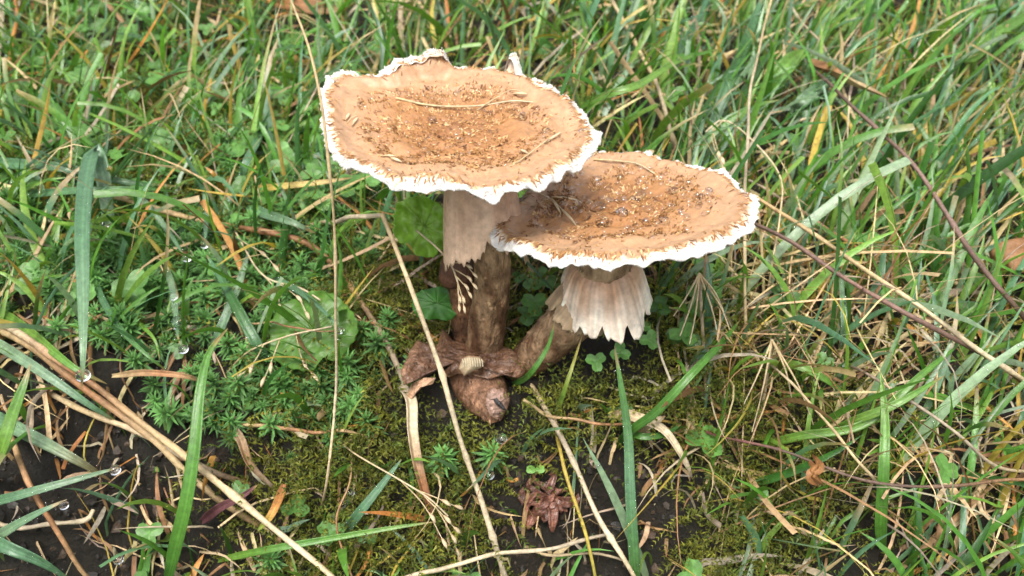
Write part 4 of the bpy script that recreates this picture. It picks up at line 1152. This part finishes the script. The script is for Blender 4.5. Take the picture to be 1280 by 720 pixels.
def curled_leaf():
    root = G(1020, 600, 0.027); mb = MB()
    for k, (dx, dy, tw) in enumerate(((0, 0, 0.3), (3, 4, 1.4), (-3, 6, 2.3))):
        path = spline([P(1016 + dx, 570 + dy, gdepth(1016, 575) - .028), P(1022 + dx, 580 + dy, gdepth(1016, 575) - .033), P(1014 + dx, 590 + dy, gdepth(1016, 585) - .034), P(1026 + dx, 602 + dy, gdepth(1016, 595) - .028)], 16)
        add_blade(mb, path, 0.0030, ramp_cols([(0.16, 0.07, 0.025), (0.26, 0.12, 0.04), (0.14, 0.06, 0.02)], 16), (0.3, -0.6, 0.6), 0.8, np.linspace(tw, tw + 2, 16))
    tag(mb.build('dead_leaf', M_DRY, None, loc=root), 'shrivelled curled brown leaf hanging on the dark creeping stem', 'dead leaf')
curled_leaf()

# ---- broad leaves
def round_leaf(c_px, h, rx_px, ry_px, up, label, col, vein_col, notch=0.5, crinkle=0.0012, seed=1, rot=0.0, name='leaf', petiole_to=None, cup=0.15):
    c = G(c_px[0], c_px[1], h) if not isinstance(h, tuple) else P(c_px[0], c_px[1], h[0])
    d = proj(c[None])[2][0]
    ez = unit(np.array(up, float)); ex = unit(np.array([1, 0, 0]) - ez * ez[0]); ey = np.cross(ez, ex)
    rx, ry = rx_px / FPX * d, ry_px / FPX * d
    nr, nt = 26, 96
    r = np.linspace(0.01, 1, nr); th = np.linspace(-math.pi, math.pi, nt, endpoint=False)
    RR, T = np.meshgrid(r, th, indexing='ij')
    dn = (T - (-math.pi / 2 - rot * 0) + math.pi) % (2 * math.pi) - math.pi
    edge = 1 - notch * np.exp(-(dn / 0.22) ** 2) + 0.02 * np.sin(T * 26) + 0.03 * np.sin(5 * T + seed)
    x, y = rx * RR * np.cos(T) * edge, ry * RR * np.sin(T) * edge
    cr, sr = math.cos(rot), math.sin(rot); x, y = x * cr - y * sr, x * sr + y * cr
    wv = Waves(seed, 110); w2 = Waves(seed + 1, 260)
    vein = np.zeros_like(T)
    for k in range(7):
        a = math.pi / 2 + rot * 0 + (k - 3) * 0.62
        vein = np.maximum(vein, np.exp(-(((T - a + math.pi) % (2 * math.pi) - math.pi) / (0.028 / (RR + .15))) ** 2))
    z = crinkle * wv(x, y) * (0.4 + RR) + 0.0009 * np.sin(9 * T + seed) * RR ** 3 + 0.4 * crinkle * w2(x, y) + cup * rx * RR ** 2 - 0.0006 * vein
    top = c + x[..., None] * ex + y[..., None] * ey + z[..., None] * ez
    C = np.asarray(col) * (0.85 + 0.25 * (0.5 + 0.5 * w2(x * .6, y * .6)))[..., None]
    C = C * (1 - 0.8 * vein[..., None]) + np.asarray(vein_col) * 0.8 * vein[..., None]
    V = np.concatenate([top, (top - ez * 0.00025)[::-1]], 0); C = np.concatenate([C, C[::-1]], 0)
    base = c - ey * 0.0 if petiole_to is None else np.array(petiole_to)
    root = empty(name, base, label, 'leaf')
    mb = MB(); mb.add(V.reshape(-1, 3), grid_faces(2 * nr, nt, True), C.reshape(-1, 3))
    mb.build('leaf_blade', M_LEAF, root, loc=base)
    if petiole_to is not None:
        m2 = MB(); e = c - ez * 0.0004
        add_tube(m2, spline([base - np.array([0, 0, .002]), (base + e) / 2 + np.array([0.002, 0.002, 0.003]), e], 14), 0.0007, (0.14, 0.19, 0.06), 7)
        m2.build('petiole', M_LEAF, root, loc=base)
    return root
round_leaf((390, 414), 0.016, 56, 50, (0.05, -0.62, 0.78), 'round crinkled wet light green leaf lying on the bank', (0.085, 0.195, 0.026), (0.15, 0.25, 0.055), notch=0.3, seed=3, rot=0.4, petiole_to=G(400, 450, -0.001), cup=-0.06, crinkle=0.0005)
round_leaf((530, 283), (0.352,), 42, 36, (-0.35, -0.75, 0.55), 'upright bright yellow green leaf behind the tall mushroom ring', (0.17, 0.33, 0.03), (0.25, 0.4, 0.08), notch=0.3, seed=5, rot=-0.6, petiole_to=G(560, 345, 0.0), cup=0.2)
round_leaf((546, 379), (0.347,), 32, 22, (0.1, -0.6, 0.8), 'smooth dark green leaf beside the dark brown mushroom stem', (0.045, 0.15, 0.022), (0.07, 0.18, 0.04), notch=0.15, seed=7, crinkle=0.0003, petiole_to=G(560, 400, 0.0), cup=-0.2)
round_leaf((325, 118), 0.02, 24, 15, (0.2, -0.3, 0.9), 'smooth round green leaf close to the thin upright stalk', (0.06, 0.19, 0.05), (0.1, 0.25, 0.08), notch=0.2, seed=9, crinkle=0.0004, petiole_to=G(330, 140, 0.0))
round_leaf((372, 122), 0.022, 18, 15, (-0.3, -0.4, 0.85), 'small green leaf folded against the edge of the taller cap', (0.07, 0.20, 0.05), (0.1, 0.25, 0.08), notch=0.2, seed=12, crinkle=0.0004, petiole_to=G(368, 145, 0.0))

def clover(px, py, h, size_px, label, group, rot=0.0, tint=1.0, up=(0, -0.5, 0.85), drop=None):
    c = G(px, py, h); d = proj(c[None])[2][0]; R = size_px / FPX * d
    base = G(px + 4, py + 10, -0.001)
    root = empty('clover_plant', base, label, 'clover', group)
    ez = unit(np.array(up, float)); ex = unit(np.array([1, 0, 0]) - ez * ez[0]); ey = np.cross(ez, ex)
    for k in range(3):
        pv, pf, pc = leaflet_proto(int(px) + k, 0.0042, 0.0046)
        pv = pv * (R / 0.0086)
        a = rot + k * 2.094
        x = pv[:, 0] * math.cos(a) - pv[:, 1] * math.sin(a); y = pv[:, 0] * math.sin(a) + pv[:, 1] * math.cos(a)
        V = c + x[:, None] * ex + y[:, None] * ey + (pv[:, 2] + 0.1 * np.hypot(x, y))[:, None] * ez
        mb = MB(); mb.add(V, pf, pc * tint * np.array([1.15, 1.15, 1.2])); mb.build('leaflet', M_CLOVER, root, loc=base)
    mb = MB(); add_tube(mb, spline([base, (base + c) / 2 + np.array([.001, 0, .002]), c], 10), 0.00045, (0.12, 0.19, 0.06), 6)
    mb.build('petiole', M_LEAF, root, loc=base)
clover(166, 361, 0.022, 27, 'three leaved clover between the hanging blade and the soaked blade', None, rot=-0.5, tint=1.25)
clover(42, 348, 0.016, 25, 'clover with three round leaves beside the grey brown stalk end', None, rot=2.5, tint=1.1)
clover(95, 372, 0.012, 27, 'dewy clover half hidden behind the hanging blade', None, rot=0.9, tint=1.3)
clover(668, 380, 0.012, 18, 'small dewy clover growing between the two mushroom stems', None, rot=1.1, tint=1.2)
for x, y in ((775, 440), (800, 408), (745, 452), (812, 425)):
    clover(x, y, 0.012, 14, 'tiny clover growing in the moss below the pale ring', 'clovers below the pale ring', rot=x * .1, tint=1.5)
for x, y in ((290, 175), (345, 190), (250, 150), (210, 180), (305, 145), (160, 128), (395, 185), (120, 150)):
    clover(x, y, 0.02, 19, 'dewy clover in the wet turf near the taller cap', 'clovers in the wet turf', rot=x * .1, tint=1.5)
for x, y in ((300, 612 - 480 + 480), (948, 618), (1030, 452)):
    clover(x, y, 0.010, 13, 'small clover leaf low in the dry grass', 'clovers in the dry grass', rot=x * .1)

# ---- moss shoots one can pick out
def moss_shoot(protos, px, py, h, size_px, label, group, tint=1.0):
    base = G(px, py + 4, -0.001); d = proj(base[None])[2][0]; s = size_px / FPX * d / 0.0075
    root = empty('moss_shoot', base, label, 'moss shoot', group)
    k = int(px) % len(protos)
    ups = (-1.6 + 0.7 * math.sin(px), 0.35 + 0.2 * math.sin(py))
    pv, pf, pc = protos[k]
    mb = MB(); instance_mesh(mb, pv, pf, pc * tint, base[None], np.array([px * 1.3]), np.array([s]), np.array([ups[0]]), np.array([ups[1]]), np.ones((1, 3)))
    mb.build('leaves', M_MOSS, root, loc=base)
    sv = np.array([[0, 0, -0.004], [0, 0, 0.004], [0, 0, 0.0115]]) * s
    td = np.array([math.cos(ups[0]), math.sin(ups[0]), 0])
    path = base + np.outer(sv[:, 2], math.cos(ups[1]) * np.array([0, 0, 1]) + math.sin(ups[1]) * td)
    m2 = MB(); add_tube(m2, path, 0.0004 * s, (0.12, 0.06, 0.025), 6); m2.build('stem', M_MOSS, root, loc=base)
BIG = [star_proto(520 + k, 46, 0.011, 0.0078) for k in range(4)]
for x, y, s, where in ((290, 506, 24, 'below the round wet leaf, beside the wide green blade'), (362, 494, 30, 'directly under the round wet leaf'), (490, 412, 26, 'between the pale leaning straw and the kinked stalk'),
                       (455, 425, 24, 'beside the round wet leaf, by the kinked stalk'), (235, 375, 30, 'behind the narrow soaked blade'), (265, 345, 28, 'beside the dark dewy blade'), (150, 305, 28, 'above the three leaved clover'),
                       (120, 275, 26, 'behind the hanging broad blade'), (205, 300, 26, 'under the thin beaded blade'), (300, 440, 24, 'at the foot of the dark dewy blade'), (345, 355, 24, 'above the round wet leaf'),
                       (60, 300, 24, 'under the grey brown stalk'), (420, 455, 22, 'touching the lower edge of the round wet leaf'), (340, 700, 26, 'under the slim green blade'), (430, 470, 22, 'between the round wet leaf and the withered strap leaf')):
    moss_shoot(BIG, x, y, 0, s, 'spiky star moss shoot ' + where, 'star moss shoots on the bank', 1.05)
moss_shoot(BIG, 556, 582, 0, 27, 'bluish star moss shoot crossed by the pale leaning straw', None, 1.25)
moss_shoot(BIG, 612, 572, 0, 27, 'star moss shoot with a hanging drop below the collapsed mushroom', None, 1.2)

# ---- reddish withered leaf tuft and seedling on the bare soil
def tuft():
    r_ = np.random.default_rng(77)
    base = G(682, 622, -0.001)
    root = empty('withered_plant', base, 'reddish brown withered leaf rosette on the bare soil', 'withered plant')
    for k in range(24):
        a = k * 2.4 + r_.uniform(-.3, .3); l = r_.uniform(0.005, 0.0125)
        d = np.array([math.cos(a), math.sin(a) * 0.75 - .2, math.sin(a) * 0.65 + .1])
        up = np.array([0, -0.62, 0.75])
        p0 = base + up * 0.002
        p0 = p0 + r_.normal(0, 0.0018, 3)
        path = spline([p0, p0 + d * l * .4 + up * r_.uniform(.001, .006), p0 + d * l * .8 + r_.normal(0, .0015, 3) + up * r_.uniform(-.002, .003), p0 + d * l * .9 + r_.normal(0, .002, 3)], 9)
        mb = MB(); c = np.array([0.135, 0.055, 0.034]) * r_.uniform(0.5, 1.6)
        add_blade(mb, path, r_.uniform(0.0022, 0.0045), ramp_cols([c * .7, c, c * 1.25], 9), up, r_.uniform(-.6, .6), r_.uniform(-.5, .5) + np.linspace(0, r_.uniform(-.8, .8), 9), thick=0.0003)
        mb.build('leaf', M_WET, root, loc=base)
tuft()
def seedling():
    base = G(668, 592, -0.001)
    root = empty('seedling', base, 'tiny bright green seedling above the reddish withered leaf rosette', 'seedling')
    mb = MB(); add_tube(mb, spline([base, base + np.array([0, -.002, .003]), base + np.array([0.0003, -.003, .006])], 8), 0.0004, (0.15, 0.3, 0.05), 6); mb.build('stem', M_LEAF, root, loc=base)
    for a in (0.2, 3.0):
        pv, pf, pc = leaflet_proto(3, 0.0016, 0.002)
        x = pv[:, 0] * math.sin(a) + pv[:, 1] * math.cos(a); y = -pv[:, 0] * math.cos(a) + pv[:, 1] * math.sin(a)
        c = base + np.array([0.0003, -.003, .006])
        mb = MB(); mb.add(c + np.stack([x, y * .8 - .0003, pv[:, 2] + y * .6], 1), pf, pc * 0 + np.array([0.14, 0.34, 0.04])); mb.build('leaf', M_LEAF, root, loc=base)
seedling()

# ---- seed heads
def spikelet_mesh():
    mb = MB(); s = np.linspace(0, 1, 9)
    path = np.stack([s * 0.0046, 0 * s, 0.0004 * np.sin(s * 3)], 1)
    add_tube(mb, path, 0.00075 * np.sin(np.pi * np.clip(s * 0.92 + 0.06, 0, 1)) ** 0.8 + 0.00003, ramp_cols([(0.36, 0.24, 0.12), (0.55, 0.44, 0.28), (0.5, 0.4, 0.24)], 9), 6)
    o = mb.build('spikelet', M_DRY); me = o.data; bpy.data.objects.remove(o); return me
SPIKE = spikelet_mesh()
def seed_head(stem_pts, branches, label, wide=2.2, scale=1.0, keys=(S, PALE)):
    q = pts3(stem_pts); root = empty('seed_head', q[0], label, 'seed head')
    mb = MB(); path = spline(q, 30); add_tube(mb, path, 0.5 * wpx(wide, q), cols_of(keys, 30), 6)
    mb.build('stem', M_DRY, root, loc=q[0])
    for br in branches:
        b = pts3(br); bm = MB(); bp = spline(b, 12); add_tube(bm, bp, np.linspace(0.00028, 0.00016, 12), cols_of(keys, 12), 5)
        bo = bm.build('branch', M_DRY, root, loc=q[0])
        for t in ((0.97,) if len(bp) < 3 else (0.55, 0.97)):
            i = int(t * 11); d = unit(bp[i] - bp[i - 1])
            so = bpy.data.objects.new('spikelet', SPIKE); COL.objects.link(so); so.parent = bo
            so.location = bp[i] - q[0] + (0 if t > .9 else 1) * np.array([0.0002, -.0002, 0.0002])
            dv = Vector(d) if t > .9 else Vector(unit(d + np.array([0.25, -.2, -0.35])))
            so.rotation_euler = dv.to_track_quat('X', 'Z').to_euler(); so.scale = (scale,) * 3
A3 = lambda x, y, d: (x, y, 0, d)
seed_head([(470, 300, .0), (500, 278, .012), A3(535, 300, .322), A3(562, 328, .318), A3(572, 352, .317)],
          [[A3(562, 328, .318), A3(580, 330, .317), A3(592, 342, .317)], [A3(565, 335, .318), A3(582, 345, .317), A3(592, 356, .316)], [A3(568, 343, .317), A3(580, 356, .316), A3(586, 366, .316)], [A3(572, 352, .317), A3(577, 370, .316), A3(580, 384, .316)], [A3(572, 352, .317), A3(573, 368, .316), A3(574, 382, .316)]],
          'drooping pale seed head hanging against the brown stems', scale=0.7)
seed_head([(420, 548, -.002), (445, 568, .014), (500, 600, .022), (535, 622, .022), (560, 645, .018)],
          [[(520, 612, .022), (545, 622, .022), (572, 634, .018)], [(530, 620, .022), (550, 640, .022), (570, 662, .018)], [(545, 634, .02), (560, 660, .02), (572, 690, .014)], [(500, 600, .022), (530, 632, .02), (556, 680, .016)]],
          'pale seed head spread over the moss beside the leaning straw')
seed_head([(270, 240, 0.0), (300, 300, .02), (330, 345, .026), (375, 360, .028), (400, 375, .026)],
          [[(320, 335, .026), (345, 362, .026), (350, 385, .024)], [(345, 352, .027), (372, 372, .026), (385, 395, .024)], [(300, 300, .02), (330, 318, .024), (345, 335, .024)]],
          'fine pale seed head dangling above the round wet leaf')
seed_head([(280, 470, -.002), (310, 440, .016), (360, 420, .024), (415, 408, .026)],
          [[(330, 430, .02), (318, 452, .02), (300, 470, .018)], [(350, 424, .024), (340, 450, .022), (330, 475, .018)], [(370, 418, .024), (378, 450, .02), (392, 470, .018)]],
          'thin brown seed head resting over the round wet leaf')
seed_head([(955, 395, -.003), (965, 330, .03), (975, 270, .05), (975, 220, .06), (940, 175, .06), (905, 150, .055), (882, 165, .05)],
          [[(905, 150, .055), (890, 170, .052), (905, 215, .05)], [(890, 158, .052), (895, 180, .05), (908, 222, .048)]],
          'dry seed head nodding over the rim of the wet cap', scale=1.2)
seed_head([(1070, 250, -.003), (1060, 180, .03), (1062, 120, .04)],
          [[(1062, 150, .035), (1050, 190, .03), (1046, 225, .02)], [(1061, 130, .04), (1035, 140, .04), (1005, 150, .036)], [(1061, 140, .04), (1090, 150, .04), (1110, 148, .034)], [(1062, 170, .03), (1070, 200, .03), (1075, 230, .02)]],
          'pale seed head standing under the dark twig')
def straw_tripod(bx, by, top, feet, label):
    """one dead flower stalk whose bare branches splay downward from its tip"""
    q = pts3([(bx, by, -.003), top]); root = empty('dead_flower_stalk', q[0], label, 'dry stalk')
    mb = MB(); add_tube(mb, spline(q, 20), 0.0007, cols_of([S, GR], 20), 7); mb.build('stem', M_DRY, root, loc=q[0])
    for f in feet:
        b = pts3([top, ((top[0] * .45 + f[0] * .55) + 3, top[1] * .5 + f[1] * .5, (top[2] + f[2]) / 2 + .004), f])
        mb = MB(); add_tube(mb, spline(b, 14), np.linspace(.00045, .0002, 14), cols_of([S, PALE], 14), 6); mb.build('branch', M_DRY, root, loc=q[0])
straw_tripod(885, 530, (874, 342, .045), [(842, 395, .035), (850, 420, .03), (862, 430, .03), (905, 390, .035), (915, 420, .03), (900, 440, .03)], 'dead stalk with thin branches splayed down below the wet cap')
straw_tripod(950, 530, (965, 425, .035), [(930, 505, .02), (940, 540, .015), (990, 500, .015), (1020, 540, .01)], 'dead stalk with thin branches splayed over the dry tangle')

# ---- bits of straw lying on the caps
def cap_bit(cap, pts, wide, label, name='straw', cat='straw', tips=()):
    q = []
    for (x, y, lift) in pts:
        r, th = cap.locate(x, y); q.append(cap.top(np.array(r), np.array(th)) + cap.ez * (lift + 0.0003))
    q = np.array(q); root = empty(name, q[0], label, cat)
    mb = MB(); add_tube(mb, spline(q, 24), 0.5 * wpx(wide, q) * np.linspace(1, .5, 24), cols_of([S, PALE], 24), 6); mb.build('stem', M_DRY, root, loc=q[0])
    for (x, y, x2, y2) in tips:
        r, th = cap.locate(x, y); a = cap.top(np.array(r), np.array(th)) + cap.ez * .0008
        r, th = cap.locate(x2, y2); b = cap.top(np.array(r), np.array(th)) + cap.ez * .0008
        so = bpy.data.objects.new('spikelet', SPIKE); COL.objects.link(so); so.parent = root
        so.location = a - q[0]; so.rotation_euler = Vector(unit(b - a)).to_track_quat('X', 'Z').to_euler()
        so.scale = (float(np.linalg.norm(b - a)) / 0.0046, .6, .6)
cap_bit(cap1, [(495, 124, .0002), (530, 131, .0006), (562, 137, .001), (600, 137, .0012), (640, 132, .0008), (666, 130, .0004)], 3.5, 'thin pale straw lying across the taller cap')
cap_bit(cap1, [(645, 206, .0003), (662, 196, .001), (680, 182, .001), (700, 168, .0006)], 1.8, 'tiny seed stalk lying near the white rim of the taller cap', tips=[(662, 196, 650, 190), (680, 182, 702, 168)])
cap_bit(cap1, [(596, 140, .0004), (620, 128, .0014), (640, 118, .0016), (658, 116, .0006)], 1.6, 'wispy seed stalk crossing the pale straw on the taller cap', tips=[(640, 119, 660, 115)])
cap_bit(cap1, [(476, 196, .0002), (487, 198, .0006), (500, 203, .0003)], 1.4, 'fallen grass seed on the front of the taller cap', tips=[(478, 197, 496, 198), (488, 200, 502, 205)])
cap_bit(cap1, [(434, 155, .0002), (440, 150, .0006), (447, 146, .0003)], 1.2, 'dark fallen grass seed by the left white rim'.replace('left ', 'outer '), tips=[(432, 153, 438, 144), (440, 160, 448, 149)])
cap_bit(cap2, [(674, 241, .0003), (690, 252, .001), (705, 268, .001), (720, 284, .0004)], 2.0, 'pale seed head lying on the wet cap beside the taller cap rim', tips=[(690, 250, 702, 271), (700, 262, 720, 283), (690, 248, 724, 253)])
cap_bit(cap2, [(742, 199, .0003), (770, 203, .0010), (798, 209, .001), (818, 218, .0004)], 3.0, 'thin pale straw along the far rim of the wet cap')

# ------------------------------------------------------------------ water drops
def drop_mesh(name, sub, flat, mat):
    import bmesh
    bm = bmesh.new(); bmesh.ops.create_icosphere(bm, subdivisions=sub, radius=1.0)
    for v in bm.verts:
        v.co.z *= flat
        if v.co.z < 0: v.co.z *= 0.6
    me = bpy.data.meshes.new(name); bm.to_mesh(me); bm.free()
    for p in me.polygons: p.use_smooth = True
    me.materials.append(mat)
    return me
BEAD = drop_mesh('water_drop', 3, 0.78, M_BEAD)
BIGD = drop_mesh('water_drop_large', 3, 0.82, M_WATER)
PEND = drop_mesh('water_drop_hanging', 3, 1.12, M_WATER)
def drop(p, r, label, group, me=BEAD, up=None, stretch=(1, 1, 1)):
    o = bpy.data.objects.new('water_drop', me); COL.objects.link(o)
    o.location = p; o.scale = (r * stretch[0], r * stretch[1], r * stretch[2])
    if up is not None: o.rotation_euler = Vector(up).to_track_quat('Z', 'Y').to_euler()
    return tag(o, label, 'water drop', group)
r_ = np.random.default_rng(900)
def cap_drops(cap, big, nsmall, rmax, label, biglabel, group, rsmall):
    for (x, y, rp, st) in big:
        r, th = cap.locate(x, y); p = cap.top(np.array(r), np.array(th)); n = cap.normal(np.array(r), np.array(th))[0]
        d = proj(p[None])[2][0]; R = rp / FPX * d
        drop(p + n * R * 0.30, R, biglabel, group + ', large', me=BIGD, up=unit(n * .5 + cap.ez * .5), stretch=(st, 1, 1.0))
    for _ in range(nsmall):
        r, th = rmax * math.sqrt(r_.uniform(0, 1)), r_.uniform(-math.pi, math.pi)
        p = cap.top(np.array(r), np.array(th)); n = cap.normal(np.array(r), np.array(th))[0]
        R = rsmall * r_.uniform(0.5, 1.0) ** 1.5
        drop(p + n * R * 0.3, R, label, group, up=unit(n * .5 + cap.ez * .5), stretch=(r_.uniform(.85, 1.3), r_.uniform(.85, 1.2), 1))
big2 = [(801, 247, 7, 2.2), (750, 262, 10, 1), (753, 279, 9, 1.1), (735, 272, 6, 1), (777, 267, 7, 1.2), (811, 266, 6, 1.2), (874, 257, 5, 2), (877, 247, 5, 1), (842, 241, 7, 1), (832, 277, 6, 1.1), (859, 272, 5, 1.2), (730, 248, 5, 1.2), (746, 225, 5, 1.2), (776, 222, 4.5, 1), (881, 268, 4, 1.4), (790, 250, 5, 1), (725, 258, 5, 1), (886, 238, 4, 1.3), (760, 240, 4.5, 1)]
big1 = [(540, 151, 5.5, 1.2), (654, 147, 5.5, 1.8), (672, 136, 4, 1.2), (684, 164, 4.5, 1), (613, 166, 3.6, 1), (577, 176, 4, 1.1), (571, 118, 4.5, 1.4), (524, 181, 3.2, 1), (449, 129, 3.2, 1.3), (485, 213, 3.4, 1), (727, 164, 3.4, 1)]
cap_drops(cap2, big2, 210, 0.70, 'small water drop among the droplets on the wet slanting cap', 'large clear water drop on the wet slanting cap', 'drops on the wet cap', 0.00125)
cap_drops(cap1, big1, 100, 0.66, 'tiny water drop among the scales of the taller cap', 'larger clear water drop on the taller cap', 'drops on the taller cap', 0.00085)

for x, y, h, rp, lab in ((224, 405, .033, 10, 'largest clear drop clinging to the narrow soaked blade'), (229, 437, .0285, 6.5, 'round clear drop hanging from the tip of the soaked blade'), (217, 372, .032, 5, 'small drop high on the narrow soaked blade'),
                         (234, 323, .028, 6, 'clear drop at the tip of a thin beaded blade'), (256, 307, .03, 5, 'clear drop hanging from a short leaf tip'),
                         (130, 282, .02, 6.5, 'clear drop resting in star moss beside the hanging blade'), (425, 413, .029, 5.5, 'clear drop on the round wet leaf under the thin stalk'),
                         (144, 588, .028, 7, 'clear drop at the tip of a beaded blade over black soil'), (80, 632, .034, 6, 'clear drop at the tip of a short dewy blade'),
                         (148, 700, .010, 6.5, 'clear drop low on the black soil'), (437, 617, .008, 6.5, 'clear drop in the moss beside a blue green blade'), (428, 630, .008, 6, 'smaller clear drop under another drop in the moss'),
                         (627, 549, .014, 7, 'long clear drop hanging on star moss below the collapsed mushroom'), (611, 594, .012, 7, 'clear drop low on star moss below the collapsed mushroom'), (104, 470, .033, 9, 'wet film drop near the tip of the broad hanging blade')):
    drop(G(x, y, h), rp / FPX * (gdepth(x, y) - h), lab, None, me=PEND, up=(0, 0, 1))

# fine dew on the blades (stuff)
def dew():
    import bmesh
    bm = bmesh.new(); bmesh.ops.create_icosphere(bm, subdivisions=1, radius=1.0)
    iv = np.array([v.co[:] for v in bm.verts]); fi = np.array([[v.index for v in f.verts] for f in bm.faces]); bm.free()
    rd = np.random.default_rng(950)
    P_, R_ = [], []
    for (path, sd, nr, hw, cn), cnt in ((p1, 9500), (p2, 7500)):
        ok = np.isin(cn, ['blue', 'pale', 'deep', 'fresh']) & (path[:, 0, 1] < 0.45) & (path[:, 0, 0] > -.4) & (path[:, 0, 0] < .5)
        wgt = np.where(np.isin(cn, ['blue', 'pale']), 5.0, 1.0) * ok
        i = rd.choice(len(path), cnt, p=wgt / wgt.sum()); k = rd.integers(2, 6, cnt); u = rd.uniform(-.8, .8, cnt)
        p = path[i, k] + sd[i, k] * (u * hw[i, k])[:, None] + nr[i, k] * (hw[i, k] * .3 * np.abs(u))[:, None]
        sgn = np.where(nr[i, k, 2] > 0, 1, -1)
        R = rd.uniform(0.00018, 0.00055, cnt)
        P_.append(p + nr[i, k] * (sgn * R * .5)[:, None]); R_.append(R)
    for path, wd, keys in HERO_BLADES:
        if not any(k in ('blue', 'pale') for k in keys): continue
        n = int(len(path) * 3.2); i = rd.integers(4, len(path) - 1, n)
        t, side, nor = frames(path, (0, -0.6, 0.75))
        u = np.where(rd.uniform(0, 1, n) < .5, rd.choice([-.46, .46], n), rd.uniform(-.4, .4, n)); R = rd.uniform(0.00016, 0.0005, n)
        P_.append(path[i] + side[i] * (u * wd * .9)[:, None] + nor[i] * (R * .6 + .0001)[:, None]); R_.append(R)
    P_ = np.vstack(P_); R_ = np.concatenate(R_)
    V = iv[None] * R_[:, None, None] + P_[:, None]
    mb = MB(); mb.add(V.reshape(-1, 3), (fi[None] + len(iv) * np.arange(len(P_))[:, None, None]).reshape(-1, 3))
    tag(mb.build('dew', M_BEAD), 'fine beads of dew scattered over the grass blades', 'dew', kind='stuff')
dew()
